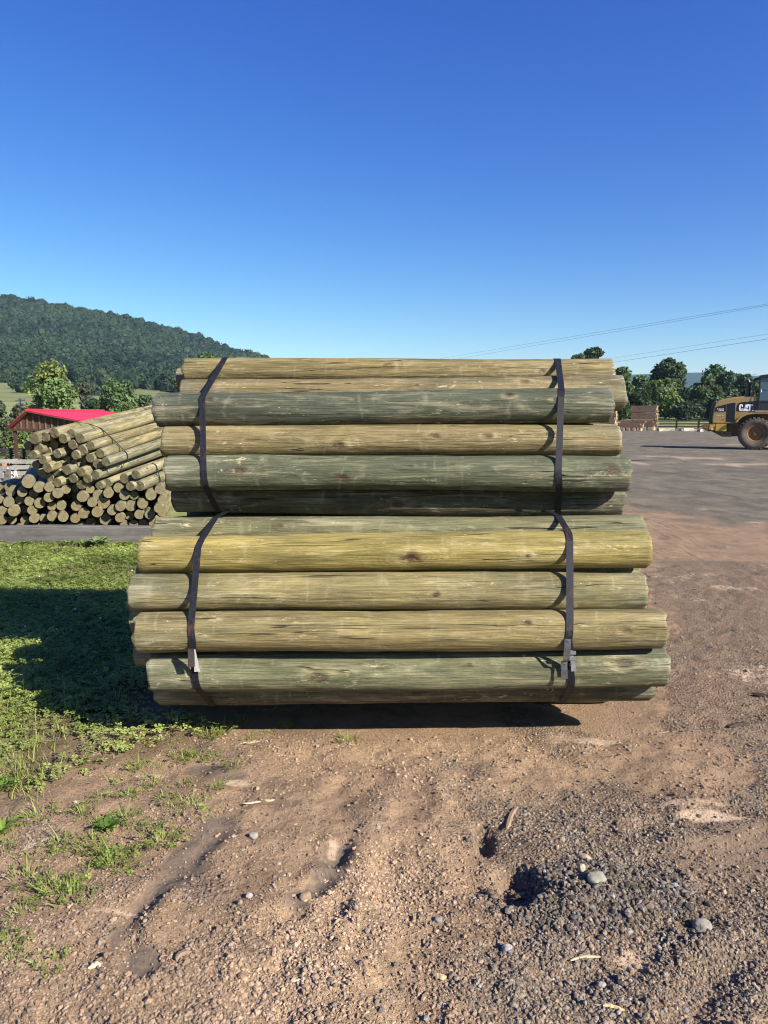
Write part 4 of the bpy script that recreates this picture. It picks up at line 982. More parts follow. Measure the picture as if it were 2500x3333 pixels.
# ================================================================== TREES
def tree(label, base, H_, W, seed, col, group=None, name='tree', cat='tree', nq=4200, cb=.28, leaf=.30, lobes=13, dead=0, gap=.0, flat=1.0):
    r = np.random.default_rng(seed); root = empty(name, base, label, cat, group)
    cz, rx, rz = H_ * (cb + (1 - cb) * .5), W / 2, H_ * (1 - cb) / 2
    C = []
    for i in range(lobes):
        v = r.normal(size=3); v /= np.linalg.norm(v); q = r.uniform(.45, .82)
        C.append((v[0] * rx * q, v[1] * rx * q * .9, cz + v[2] * rz * q * flat, r.uniform(.30, .48) * min(rx, rz * 1.2)))
    C.append((0, 0, cz + rz * .62, .36 * min(rx, rz * 1.2))); C = np.array(C)
    g = Geo(); hh = H_ * (cb + .25); bend = r.normal(0, .03 * H_, 2)
    g.tube([(0, 0, -.4), (0, 0, H_ * .1), (bend[0] * .5, bend[1] * .5, hh * .5), (bend[0], bend[1], hh)], [H_ * .026, H_ * .02, H_ * .015, H_ * .008], 8)
    for i in range(min(len(C), 9)):
        z0 = H_ * r.uniform(.14, cb + .15); f = z0 / hh; s = (bend[0] * f, bend[1] * f, z0); e = C[i, :3]
        m = (s[0] * .5 + e[0] * .5, s[1] * .5 + e[1] * .5, s[2] * .6 + e[2] * .4); g.tube([s, m, tuple(e)], [H_ * .009, H_ * .006, H_ * .002], 5)
    for i in range(dead):
        a = r.uniform(0, 6.28); l = W * r.uniform(.35, .6); z0 = H_ * r.uniform(.35, .75); s = (0, 0, z0); e = (math.cos(a) * l, -abs(math.sin(a)) * l, z0 + l * r.uniform(.1, .8))
        m = (e[0] * .5 + r.normal(0, .2), e[1] * .5, (z0 + e[2]) / 2 + r.normal(0, .3)); g.tube([s, m, e], [H_ * .008, H_ * .005, H_ * .0015], 5)
    g.obj('trunk', BARK, root, smooth=True)
    ci = r.integers(0, len(C), nq); d = r.normal(size=(nq, 3)); d /= np.linalg.norm(d, axis=1)[:, None]
    q = np.clip(r.uniform(.35, 1.06, nq) ** .6, 0, 1.08)
    lob = 1 + .28 * vn(d[:, 0] * 2.5 + ci * 3.1, d[:, 1] * 2.5, d[:, 2] * 2.5, seed)
    P = C[ci, :3] + d * (C[ci, 3] * q * lob)[:, None] * np.array([1.12, 1.12, .95])
    if gap: k = vn(P[:, 0] * 2.2 / rx * 1.6, P[:, 1] * 2.2 / rx * 1.6, P[:, 2] * 2.2 / rx * 1.6, seed + 4) > -gap; P, d, ci = P[k], d[k], ci[k]
    k = P[:, 2] > H_ * .04; P, d, ci = P[k], d[k], ci[k]; m = len(P)
    nrm = d * .55 + r.normal(0, .6, (m, 3)) + np.array([0, 0, .25]); nrm /= np.linalg.norm(nrm, axis=1)[:, None]
    a = np.cross(nrm, r.normal(size=(m, 3))); a /= np.linalg.norm(a, axis=1)[:, None]; b = np.cross(nrm, a); s = (leaf * r.uniform(.5, 1.2, m))[:, None]
    V = np.stack([P - a * s, P - b * s * .6 + nrm * s * .15, P + a * s, P + b * s * .6 + nrm * s * .15], 1).reshape(-1, 3)
    clump = r.uniform(.68, 1.35, len(C))[ci][:, None]; hue = r.uniform(-1, 1, len(C))[ci][:, None]
    col = np.array(col)[None] * clump * r.uniform(.7, 1.3, (m, 1)) * (1 + hue * np.array([[.14, .02, -.12]]))
    me = npmesh('crown', V, [np.arange(m * 4).reshape(-1, 4)], [LEAF], False, None, {'tint': np.repeat(np.clip(col, 0, 1), 4, 0)})
    link('crown', me, root); return root
def tpx(label, px, top, wpx, D, col, seed, bz=None, **k):
    p = at(px, top, D); z0 = gz1(p.x, p.y) if bz is None else bz
    k.setdefault('nq', 5200); k.setdefault('leaf', .0042 * D * .72)
    return tree(label, (p.x, p.y, z0 - .1), p.z - z0 + .1, wpx / FPX * D, seed, col, **k)
LG, MG, DG, GG, BG = (.135, .178, .055), (.10, .148, .055), (.075, .116, .056), (.12, .142, .08), (.062, .098, .056)
GL = 'trees beyond the shed'
tpx('bright green bushy tree with bare pale limbs, rising left of the red roof', 168, 1186, 175, 95, LG, 1, group=GL, dead=3, cb=.15, nq=9000, lobes=17)
tpx('thin dull tree with bare grey branches, behind the ridge of the red roof', 262, 1236, 75, 110, (.085, .09, .055), 2, group=GL, dead=7, gap=.25, nq=3000)
tpx('broad dark green tree right of the red roof, above the middle of the post pile', 392, 1218, 165, 98, MG, 3, group=GL, dead=2, cb=.12, nq=9000, lobes=17)
tpx('small mid green tree just above the far end of the tilted post bundle', 492, 1278, 110, 100, (.07, .10, .04), 4, group=GL, cb=.1, nq=5200, dead=3)
tpx('grey-green loose tree behind the utility pole', 70, 1308, 150, 112, GG, 5, group=GL, dead=5, cb=.05, nq=6500)
tpx('grey-green tree cut by the left edge of the picture, above the fences', -15, 1292, 110, 80, (.085, .10, .05), 6, group=GL, dead=4, cb=.05, nq=5200)
tpx('low bright green bush under the left end of the shed', 62, 1392, 125, 58, LG, 7, group=GL, cb=.02, nq=5000, name='bush', cat='bush')
tpx('dark bush behind the left end of the shed', -60, 1375, 150, 62, MG, 8, group=GL, cb=.02, nq=4000, name='bush', cat='bush')
tpx('mid green tree behind the right end of the red roof', 305, 1282, 90, 104, (.055, .088, .034), 9, group=GL, cb=.08, nq=4500)
tpx('light green tree peeping over the left end of the top post', 668, 1108, 145, 60, (.10, .135, .045), 10, group=GL, cb=.2, nq=8000, lobes=15, leaf=.2)
tpx('pale thin-leaved tree beside the left ends of the top posts', 588, 1186, 105, 58, (.115, .13, .07), 11, group=GL, cb=.1, gap=.15, nq=5000, leaf=.17)
tpx('dark tree low behind the left ends of the big stack', 560, 1296, 110, 92, MG, 12, group=GL, cb=.05, nq=4500)
GR = 'trees along the far side of the green field'
RB = .9
for i, (lab, px, top, wpx, D, col, kk) in enumerate([
    ('dark crown showing just above the top post, left of the taller one', 1888, 1142, 62, 140, DG, dict(cb=.45)),
    ('dark crown standing tallest above the right end of the top post', 1946, 1122, 84, 142, (.05, .072, .038), dict(cb=.45)),
    ('spiky topped tree just right of the stack', 2028, 1190, 76, 138, MG, dict(dead=3, gap=.1)),
    ('dark green tree left of the tall ragged tree', 2082, 1212, 96, 146, DG, dict(cb=.06, nq=7000)),
    ('tallest ragged tree of the treeline with sky showing through its crown', 2176, 1158, 104, 150, (.052, .08, .04), dict(gap=.33, lobes=15, cb=.3, dead=4, nq=8000)),
    ('rounded lighter green tree in front of the tall ragged tree', 2170, 1234, 138, 126, (.09, .13, .046), dict(cb=.02, nq=9000, lobes=17)),
    ('mid green tree behind the brown lumber stack', 2075, 1262, 90, 124, (.05, .08, .036), dict(cb=.02, nq=6500)),
    ('low dark tree in the dip of the treeline', 2252, 1256, 95, 140, BG, dict(cb=.02, nq=6000)),
    ('rounded mid green tree in front of the broad dark tree', 2302, 1234, 112, 130, (.055, .082, .036), dict(cb=.02, nq=8000, lobes=16)),
    ('broad dark tree with a domed top, left of the loader', 2332, 1195, 128, 148, DG, dict(cb=.04, nq=8500, lobes=17)),
    ('dark tree sloping down toward the loader exhaust', 2398, 1208, 100, 146, BG, dict(cb=.04, nq=7000)),
    ('small pale tree behind the loader cab mirror', 2448, 1226, 70, 150, (.065, .09, .04), dict(cb=.04)),
    ('tree behind the cab of the loader', 2530, 1212, 130, 150, MG, dict(cb=.04)),
    ('tree past the right edge of the loader cab', 2640, 1205, 140, 150, DG, dict(cb=.04)),
    ('low bush right of the brown lumber at the edge of the field', 2238, 1306, 80, 122, (.04, .055, .035), dict(cb=.0, name='bush', cat='bush')),
    ('low dark bush left of the loader at the edge of the field', 2335, 1296, 110, 122, BG, dict(cb=.0, name='bush', cat='bush')),
    ('low dark bush just left of the loader grille', 2400, 1290, 90, 124, DG, dict(cb=.0, name='bush', cat='bush')),
    ('low green bush between the stack and the brown lumber', 2022, 1300, 70, 122, (.05, .08, .036), dict(cb=.0, name='bush', cat='bush')),
    ('tree hidden behind the right half of the stack', 1820, 1215, 130, 146, DG, dict(cb=.05)),
    ('tree hidden behind the middle of the stack', 1660, 1225, 150, 148, MG, dict(cb=.05)), ('broad tree hidden behind the stack, right of its middle', 1500, 1215, 150, 146, DG, dict(cb=.04)),
    ('light tree hidden behind the stack, left of its middle', 1330, 1235, 140, 150, LG, dict(cb=.04)), ('low tree hidden behind the left half of the stack', 1150, 1245, 150, 150, MG, dict(cb=.03))]):
    tpx(lab, px, top, wpx, D, col, 40 + i, group=GR, **kk)

# ================================================================== LAWN, WEEDS, TUFTS
def blades(x, y, h, wd, col, lean=.5, rs=1):
    """curved grass blades, three faces each"""
    r = np.random.default_rng(rs); n = len(x); z = ground_h(x, y) - .004
    a = r.uniform(0, 6.28, n); dx, dy = np.cos(a), np.sin(a); b = a + r.uniform(-.6, .6, n) + 1.57; wx, wy = np.cos(b) * wd / 2, np.sin(b) * wd / 2
    l = r.uniform(.1, lean, n) * h; V = np.zeros((n, 7, 3))
    for j, (f, k) in enumerate(((0, 1.0), (.4, .9), (.75, .55))):
        cx, cy, cz = x + dx * l * f ** 2, y + dy * l * f ** 2, z + h * f * (1 - .18 * f)
        V[:, j * 2] = np.stack([cx - wx * k, cy - wy * k, cz], 1); V[:, j * 2 + 1] = np.stack([cx + wx * k, cy + wy * k, cz], 1)
    V[:, 6] = np.stack([x + dx * l, y + dy * l, z + h * .86], 1)
    o = (np.arange(n) * 7)[:, None]
    return V.reshape(-1, 3), [np.concatenate([o + np.array([[0, 1, 3, 2]]), o + np.array([[2, 3, 5, 4]])]), o + np.array([[4, 5, 6]])], np.repeat(col, 7, 0)
def clover(x, y, h, s, col, rs=2):
    r = np.random.default_rng(rs); n = len(x); z = ground_h(x, y) + h; a0 = r.uniform(0, 6.28, n); V = []; C = []
    tx, ty = r.normal(0, .28, n), r.normal(0, .28, n)
    for k in range(3):
        a = a0 + k * 2.094; ca, sa = np.cos(a), np.sin(a); P = []
        for f, g_ in ((.08, 0), (.62, .48), (1.05, .0), (.62, -.48)):
            px, py = (ca * f - sa * g_) * s, (sa * f + ca * g_) * s; P.append(np.stack([x + px, y + py, z + px * tx + py * ty + np.abs(g_) * s * .35], 1))
        V.append(np.stack(P, 1))
    V = np.stack(V, 1); F = np.arange(n * 12).reshape(-1, 4)
    return V.reshape(-1, 3), [F], np.repeat(col, 12, 0)
def merge(parts):
    Vs, Fs, Cs, b = [], [], [], 0
    for V, F, c in parts:
        Vs.append(V); Fs += [f + b for f in F]; Cs.append(c); b += len(V)
    return np.concatenate(Vs), Fs, np.concatenate(Cs)
def gcol(n, a, b, r): 
    t = r.random(n)[:, None]; return (np.array([a]) * (1 - t) + np.array([b]) * t) * r.uniform(.8, 1.2, (n, 1))
r = np.random.default_rng(21)
n = 190000; y = 3.0 + 6.0 * r.random(n); x = -5.6 + 4.9 * r.random(n)
sd = sdpoly(LAWN, x, y) + .14 * fbm(x * 3, y * 3, o=3, seed=51)
thick = fbm(x * 1.5, y * 1.5, o=3, seed=53); bare = fbm(x * 1.1 + 4, y * 2.6, o=3, seed=57)
band_ = np.exp(-((y - 7.35) / .35) ** 2) * .9 + np.exp(-((y - 8.75) / .22) ** 2) * .6
frontz = sst(4.45, 3.9, y)
pr = sst(-.05, .16, sd) * np.clip(1.05 - band_ * (.8 + bare) - .35 * sst(.3, .7, bare) - frontz * (.62 - .55 * sst(-1.55, -2.0, x)), .02, 1) * (x < -.02 - .28 * (y > 3.9))
pr = pr * np.where((np.abs(x) < 1.25) & (y > 3.75), .25, 1.0)
k = r.random(n) < pr * .62; xc, yc = x[k], y[k]; n1 = len(xc)
tc = np.clip(.5 + .5 * fbm(xc * 2, yc * 2, o=3, seed=59), 0, 1)[:, None]
cc = (np.array([[.145, .19, .045]]) * (1 - tc) + np.array([[.34, .40, .12]]) * tc) * r.uniform(.75, 1.25, (n1, 1))
part1 = clover(xc, yc, np.clip(r.normal(.035, .016, n1), .006, .085), r.uniform(.011, .022, n1), cc)
n = 70000; y = 2.9 + 6.1 * r.random(n) ** 1.5; x = -5.6 + 5.2 * r.random(n)
sd = sdpoly(LAWN, x, y) + .16 * fbm(x * 3.5, y * 3.5, o=3, seed=67); gcl = fbm(x * 3, y * 3, o=3, seed=63)
k = (r.random(n) < sst(-.04, .15, sd) * np.clip(.30 + .9 * gcl - .15 * sst(4.6, 6, y), .02, 1)) & (x < -.1 - .25 * (y > 3.9)); xb, yb = x[k], y[k]; nb = len(xb)
part2 = blades(xb, yb, np.clip(np.exp(r.normal(math.log(.042), .42, nb)), .018, .11), r.uniform(.003, .0055, nb), gcol(nb, (.16, .21, .04), (.34, .39, .11), r), .7, 5)
# white clover heads among the leaves
V, F, C_ = merge([part1, part2])
tag(link('lawn_grass', npmesh('lawn_grass', V, F, [GRASSM], False, None, {'tint': C_})), kind='stuff')
n = 45; x = -5 + 3.8 * r.random(n); y = 5.0 + 3.9 * r.random(n); k = sdpoly(LAWN, x, y) > .1; x, y = x[k], y[k]; n = len(x)
P = np.stack([x, y, ground_h(x, y) + r.uniform(.05, .09, n)], 1); k_ = len(ICO1_V)
V = (ICO1_V[None] * r.uniform(.005, .008, n)[:, None, None] + P[:, None]).reshape(-1, 3); F = (ICO1_F[None] + (np.arange(n) * k_)[:, None, None]).reshape(-1, 3)
tag(link('clover_blossom', npmesh('clover_blossom', V, [F], [simple('white_blossom', (.62, .62, .52), .8)])), kind='stuff')

# tufts of grass on the bare dirt: one built, then copied
def tuft_mesh(seed, n=34, h=.075, spread=.05, a=(.15, .20, .04), b=(.31, .36, .11), clo=0, broad=1.0):
    r = np.random.default_rng(seed); rad = spread * np.sqrt(r.random(n)); th = r.uniform(0, 6.28, n)
    x, y = rad * np.cos(th), rad * np.sin(th); V, F, C = [], [], []; 
    hh = np.clip(np.exp(r.normal(math.log(h), .4, n)), .012, .2)
    dx, dy = np.cos(th), np.sin(th); bb = th + 1.57 + r.uniform(-.6, .6, n); wd = r.uniform(.003, .006, n) * broad; wx, wy = np.cos(bb) * wd / 2, np.sin(bb) * wd / 2; l = hh * r.uniform(.25, .95, n)
    B = np.zeros((n, 7, 3))
    for j, (f, k) in enumerate(((0, .9), (.4, 1.0), (.75, .6))):
        cx, cy, cz = x + dx * l * f ** 2, y + dy * l * f ** 2, hh * f * (1 - .2 * f) - .005
        B[:, j * 2] = np.stack([cx - wx * k, cy - wy * k, cz], 1); B[:, j * 2 + 1] = np.stack([cx + wx * k, cy + wy * k, cz], 1)
    B[:, 6] = np.stack([x + dx * l, y + dy * l, hh * .82], 1); o = (np.arange(n) * 7)[:, None]
    parts = [(B.reshape(-1, 3), [np.concatenate([o + np.array([[0, 1, 3, 2]]), o + np.array([[2, 3, 5, 4]])]), o + np.array([[4, 5, 6]])], np.repeat(gcol(n, a, b, r), 7, 0))]
    if clo:
        rad = spread * 1.5 * np.sqrt(r.random(clo)); th = r.uniform(0, 6.28, clo); x, y = rad * np.cos(th), rad * np.sin(th)
        Vc, Fc, Cc = clover(x, y, 0 * x, r.uniform(.007, .014, clo), gcol(clo, (.13, .18, .035), (.26, .32, .075), r), seed)
        Vc = Vc.copy(); Vc[:, 2] -= np.repeat(ground_h(x, y), 12); Vc[:, 2] += np.repeat(r.uniform(.006, .04, clo), 12); parts.append((Vc, Fc, Cc))
    V, F, C = merge(parts); return npmesh('grass_tuft', V, F, [GRASSM], False, None, {'tint': C})
tm = [tuft_mesh(70 + i, 26 + 8 * (i % 3), (.024, .032, .040)[i % 3], .06, clo=(8, 20, 34)[i % 3]) for i in range(6)]
TUFTS = [(228, 1802), (300, 1792), (352, 1826), (392, 1808), (215, 1785), (270, 1776), (440, 1772), (380, 1758), (280, 1722), (310, 1708), (330, 1690), (455, 1595), (425, 1580), (505, 1672), (470, 1712), (415, 1742), (360, 1735), (240, 1865), (205, 1868), (225, 1850), (258, 1872), (150, 1925), (160, 1945), (120, 1930), (175, 1918), (45, 1975), (12, 1790), (25, 1820), (8, 1835), (140, 1820), (65, 1850), (120, 1850), (620, 1570), (540, 1600), (430, 1640), (395, 1640), (345, 1650), (755, 1605), (480, 1585), (25, 2085), (110, 2090), (180, 1760), (220, 1730), (400, 1700), (20, 2050), (320, 1822), (90, 1770), (300, 1655), (250, 1690), (460, 1640), (520, 1560), (585, 1585), (60, 1900), (200, 1830)]
for i, (a, b) in enumerate(TUFTS):
    x, y = gd(a, b); o = link('grass_tuft', tm[i % 6]); s = random.Random(i).uniform(.5, 1.1)
    o.location = (x, y, gz1(x, y)); o.rotation_euler = (0, 0, i * 2.4); o.scale = (s, s, s * random.Random(i + 5).uniform(.8, 1.25))
    tag(o, 'small grass tuft sprouting from the bare brown dirt', 'grass tuft', 'grass tufts on the bare dirt')
# broad-leaved weeds
def weed(label, x, y, n, ll, lw, up, col, seed, h=.0, name='weed', stems=1):
    y = min(y, 8.86); r = np.random.default_rng(seed); root = empty(name, (x, y, gz1(x, y)), label, 'weed'); V, F, C = [], [], []; b = 0; g = Geo()
    for sidx in range(stems):
        sx, sy = (r.normal(0, .025, 2) if stems > 1 else (0, 0)); hs_ = h * r.uniform(.7, 1.1)
        if h: g.tube([(sx, sy, -.01), (sx + .005, sy, hs_ * .5), (sx + r.normal(0, .01), sy, hs_)], [.003, .0025, .0015], 5)
        for i in range(n):
            a = i * 2.4 + r.uniform(-.3, .3); z0 = hs_ * (i / max(n - 1, 1)) ** .8 if h else 0; L = ll * r.uniform(.7, 1.15) * (1 - .45 * (i / n) * (h > 0)); u_ = up + r.uniform(-.2, .2)
            ca, sa = math.cos(a), math.sin(a)
            for j in range(6):
                f = j / 5; wd = lw * L / ll * math.sin(math.pi * min(1, (f * .88 + .08))) ** .7 * (1 + .12 * math.sin(j * 2.5)); rr_ = L * (f * math.cos(u_) + .06 * f * f); zz_ = z0 + L * (math.sin(u_) * f - .42 * f * f * L / .1 * .5)
                for sgn in (-1, 0, 1): V.append((sx + ca * rr_ - sa * wd / 2 * sgn, sy + sa * rr_ + ca * wd / 2 * sgn, zz_ + abs(sgn) * wd * .16))
                t = r.uniform(.8, 1.2); C += [tuple(q * t for q in col)] * 3
            for j in range(5):
                o = b + j * 3; F += [(o, o + 1, o + 4, o + 3), (o + 1, o + 2, o + 5, o + 4)]
            b += 18
    link('leaves', npmesh('leaves', V, [np.array(F)], [GRASSM], True, None, {'tint': np.array(C)}), root)
    if h: g.obj('stem', simple('weed_stem', (.16, .2, .06)), root)
x, y = gd(243, 1172); weed('large pale broad-leaved weed growing against the dark timber', x, y, 11, .26, .11, 1.15, (.20, .26, .13), 1)
x, y = gd(203, 1176); weed('small leafy weed left of the large pale weed by the timber', x, y, 14, .15, .035, 1.0, (.15, .23, .05), 2)
x, y = gd(168, 1178); weed('spiky green weed by the middle of the dark timber', x, y, 16, .13, .03, 1.0, (.14, .22, .045), 3)
x, y = gd(58, 1184); weed('leafy weed near the left end of the dark timber', x, y, 15, .16, .035, .8, (.12, .19, .05), 4)
x, y = gd(22, 1192); weed('bushy weed at the left edge of the picture below the timber', x, y, 16, .15, .03, .9, (.11, .18, .05), 5)
x, y = gd(285, 1180); weed('dense leafy weed where the timber meets the big stack', x, y, 16, .15, .05, .9, (.15, .22, .06), 6)
x, y = gd(118, 1208); weed('silvery weed in the patchy grass below the timber', x, y, 12, .10, .03, .6, (.26, .30, .2), 7)
x, y = gd(46, 1518); weed('upright leafy weed at the edge of the shadow on the left', x, y, 9, .065, .022, .5, (.17, .25, .06), 8, .12, stems=3)
x, y = gd(90, 1522); weed('weed with long curved blades beside the upright leafy weed', x, y, 9, .13, .011, 1.1, (.20, .27, .07), 9)
x, y = gd(375, 1560); weed('silvery pointed-leaved weed at the left foot of the big stack', x, y, 12, .085, .016, .8, (.22, .29, .14), 10)
x, y = gd(413, 1560); weed('small weed right of the silvery weed at the foot of the stack', x, y, 10, .07, .018, .7, (.17, .24, .08), 11)
x, y = gd(204, 1548); weed('low round-leaved plant at the front edge of the shadow', x, y, 40, .07, .034, .55, (.10, .17, .035), 12, name='leafy_plant')
x, y = gd(228, 1545); weed('low leafy plant right of the round-leaved plant', x, y, 22, .075, .03, .6, (.12, .19, .045), 13, name='leafy_plant')
x, y = gd(183, 1566); weed('patch of small round leaves in front of the round-leaved plant', x, y, 34, .06, .03, .5, (.09, .155, .03), 14, name='leafy_plant')
x, y = gd(230, 1795); weed('dark leafy weed in the middle of the bare dirt on the left', x, y, 20, .055, .022, .6, (.08, .135, .03), 15)
x, y = gd(8, 1705); weed('round-leaved plant cut by the left edge of the picture', x, y, 26, .06, .034, .5, (.10, .18, .03), 16, name='leafy_plant')
x, y = gd(5, 1800); weed('bright pointed weed at the lower left edge of the picture', x, y, 10, .085, .02, .8, (.19, .28, .05), 17)
# ================================================================== LOOSE THINGS ON THE GROUND
def stone(px, py, s, col, lab, sq=(1, .8, .6), seed=1, rz=0.0):
    x, y = gd(px, py); V = ICO3_V.copy(); V = np.sign(V) * np.abs(V) ** .8 * np.array([sq]); V *= (1 + .16 * fbm(V[:, 0] * 1.6 + seed * 7, V[:, 1] * 1.6, V[:, 2] * 1.6, 3, seed))[:, None] * s
    o = link('stone', npmesh('stone', V, [ICO3_F], [STONE], True, None, {'tint': np.tile(np.array([col]), (len(V), 1))})); o.location = (x, y, gz1(x, y) + s * sq[2] * .45); o.rotation_euler = (.15, -.12, rz)
    tag(o, lab, 'stone')
stone(1287, 1938, .030, (.26, .26, .20), 'flat pale greenish stone on the front of the gravel heap', (1, .85, .4), 1, .3)
stone(1256, 1908, .021, (.46, .40, .27), 'small upright tan stone behind the flat pale stone', (.6, .5, .9), 2)
stone(1259, 1862, .026, (.36, .27, .19), 'brownish oblong stone on the back of the gravel heap', (1, .5, .45), 3, -.6)
stone(1516, 2012, .027, (.24, .22, .19), 'round grey stone near the right edge, lit from the right', (1, .9, .8), 4)
stone(947, 1990, .013, (.22, .21, .19), 'small round grey stone left of the gravel heap', (1, .9, .7), 5)
stone(660, 1948, .020, (.25, .18, .12), 'tan lump at the lower end of the dark smear in the middle', (1, .6, .6), 6, .4)
stone(1300, 2130, .012, (.32, .29, .25), 'pale pebble low on the right', (1, .8, .7), 7)
stone(538, 1946, .012, (.34, .31, .27), 'whitish pebble right of the gravel patch on the left', (1, .85, .7), 8)
stone(816, 1800, .012, (.30, .24, .17), 'light pebble above the long dark smear', (1, .8, .6), 9)
stone(1095, 2060, .016, (.30, .28, .26), 'grey pebble in the gravel below the heap', (1, .85, .7), 10)
stone(548, 1825, .017, (.28, .26, .22), 'pale stone above the gravel patch on the left', (1, .8, .6), 11)
def splinter(px, py, ln, ang, col, lab, w_=.010, seed=0, name='wood_splinter', cat='wood splinter'):
    x, y = gd(px, py); r = random.Random(seed); n = 8; V = []; F = []
    for i in range(n + 1):
        t = i / n - .5; k = w_ * (1 - (abs(t) * 1.7) ** 3) * r.uniform(.75, 1.1) + .001; c = .006 * math.sin(t * 4 + seed)
        V += [(t * ln, c - k / 2, 0), (t * ln, c - k * .25, k * .42), (t * ln, c + k * .3, k * .36), (t * ln, c + k / 2, 0)]
    F = [(i * 4 + k, (i + 1) * 4 + k, (i + 1) * 4 + (k + 1) % 4, i * 4 + (k + 1) % 4) for i in range(n) for k in range(4)] + [(0, 1, 2, 3), tuple(n * 4 + k for k in (3, 2, 1, 0))]
    g = Geo(); g.add(V, F); o = g.obj(name, board_mat('splinter_wood', tuple(c * .8 for c in col), col, 0, tuple(c * .45 for c in col))); o.location = (x, y, gz1(x, y) + .003); o.rotation_euler = (0, .04, ang); tag(o, lab, cat)
splinter(1105, 1775, .19, 1.15, (.27, .19, .13), 'long brown strip of bark lying above the dark hollow', .022, 1, 'bark_strip', 'bark')
splinter(1265, 2075, .10, .25, (.52, .40, .24), 'pale splinter lying below the gravel heap', .009, 2)
splinter(538, 1607, .085, .5, (.52, .43, .30), 'pale straw-like splinter left of the middle, near the stack', .007, 3)
splinter(582, 1740, .045, .3, (.50, .40, .26), 'short pale chip left of the middle dirt track', .016, 4)
splinter(540, 1608, .10, .3, (.42, .33, .22), 'thin dry stalk by the pale straw-like splinter', .004, 5)
splinter(540, 1612, .07, -.4, (.2, .13, .09), 'thin dark stalk crossing the pale splinter', .004, 6)
splinter(205, 2093, .034, .1, (.58, .50, .32), 'squat yellow chip at the lower left', .022, 7)
splinter(395, 2075, .05, .8, (.24, .17, .12), 'dark chunk of bark at the lower left', .022, 8, 'bark_strip', 'bark')
splinter(1325, 2185, .055, -.05, (.60, .46, .24), 'yellow chip lying low on the right', .012, 9)
splinter(950, 2118, .036, .1, (.50, .38, .22), 'tan chip in the dirt near the bottom, right of the middle', .018, 10)
splinter(541, 1606, .05, .1, (.46, .37, .25), 'short dry stalk under the pale splinter', .004, 11)
splinter(545, 1750, .07, .12, (.46, .38, .27), 'dry curled leaf-like sliver in the weeds on the left', .012, 12)
splinter(1440, 1585, .10, .2, (.25, .18, .13), 'brown stick right of the foot of the stack', .008, 13)
splinter(1655, 1510, .16, -.5, (.05, .038, .03), 'dark broken piece of bark at the right edge', .03, 14, 'bark_strip', 'bark')
splinter(1595, 1575, .15, .5, (.05, .042, .036), 'black chunk of bark in the gravel near the right edge', .035, 15, 'bark_strip', 'bark')
splinter(1370, 996, 1.0, .0, (.05, .04, .034), 'black board lying on the yard right of the stack', .10, 16, 'loose_board', 'board')

# ================================================================== LUMBER PACKS BY THE FENCE
CEDAR = board_mat('brown_lumber', (.135, .086, .06), (.22, .14, .098), 0, (.11, .06, .045))
PALEEND = board_mat('pale_board_ends', (.42, .30, .18), (.58, .44, .27), 2, (.30, .17, .10))
def pack(lab, px0, px1, py0, py1, D, depth, rows, colsn, seed, jag=.16, yaw=-.46, parent_z=None, legs=0, group='lumber packs by the black fence'):
    a, b = at(px0, py1, D), at(px1, py0, D); W_, H_ = (b.x - a.x) * .95, b.z - a.z; z0 = a.z
    root = empty('lumber_pack', ((a.x + b.x) / 2, a.y + depth / 2, z0), lab, 'lumber', group, yaw); r = random.Random(seed); g, e, e2 = Geo(), Geo(), Geo(); rh, cw = H_ / rows, depth / colsn
    for i in range(rows):
        for j in range(colsn):
            if 0 < i < rows - 1 and 0 < j < colsn - 1 and False: continue
            x0, x1 = -W_ / 2 + r.uniform(-.02, .05), W_ / 2 - r.uniform(0, jag); y0 = -depth / 2 + j * cw; z = i * rh
            g.box((x0, y0 + .003, z + .003), (x1, y0 + cw - .003, z + rh - .004)); e.box((x1, y0 + .003, z + .003), (x1 + .012, y0 + cw - .003, z + rh - .004)); e2.box((x0 - .012, y0 + .003, z + .003), (x0, y0 + cw - .003, z + rh - .004))
    g.obj('boards', CEDAR, root); e.obj('board_ends', PALEEND, root); e2.obj('board_ends', PALEEND, root)
    for k in range(legs):
        x = -W_ / 2 + W_ * (k + .5) / legs; q = Geo(); q.box((x - .06, -depth / 2 - .02, -z0 + gz1(a.x, a.y) if z0 > gz1(a.x, a.y) else -.1), (x + .06, depth / 2 + .02, -.002)); q.obj('bearer', PALEEND, root)
    return root
c7 = lambda x, y: (2000 + x * 300 / 1659, 1280 + y * 300 / 1659)
X0, Y0 = c7(345, 222); X1, Y1 = c7(815, 345); pack('brown lumber pack on top of the stack by the fence', X0, X1, Y0, Y1, 76, 1.15, 6, 7, 1)
X0, Y0 = c7(345, 352); X1, Y1 = c7(815, 474); pack('brown lumber pack with a red mark, in the middle of the stack by the fence', X0, X1, Y0, Y1, 76, 1.15, 6, 7, 2)
X0, Y0 = c7(400, 482); X1, Y1 = c7(820, 598); pack('lumber pack with pale ragged ends at the foot of the stack by the fence', X0, X1, Y0, Y1, 76, 1.2, 3, 7, 3, .5, legs=3)
X0, Y0 = c7(60, 548); X1, Y1 = c7(560, 620); pack('low lumber pack on bearers in front of the brown stack', X0, X1, Y0, Y1, 73.5, .9, 3, 5, 4, .5, legs=5)
X0, Y0 = c7(130, 495); X1, Y1 = c7(605, 545); pack('short layer of brown boards lying on the low lumber pack', X0, X1, Y0, Y1, 74, .8, 2, 5, 5, .4)
X0, Y0 = c7(-230, 195); X1, Y1 = c7(100, 300); pack('brown lumber pack peeping out behind the right ends of the big stack', X0, X1, Y0, Y1, 71, 1.1, 6, 6, 6, .2)
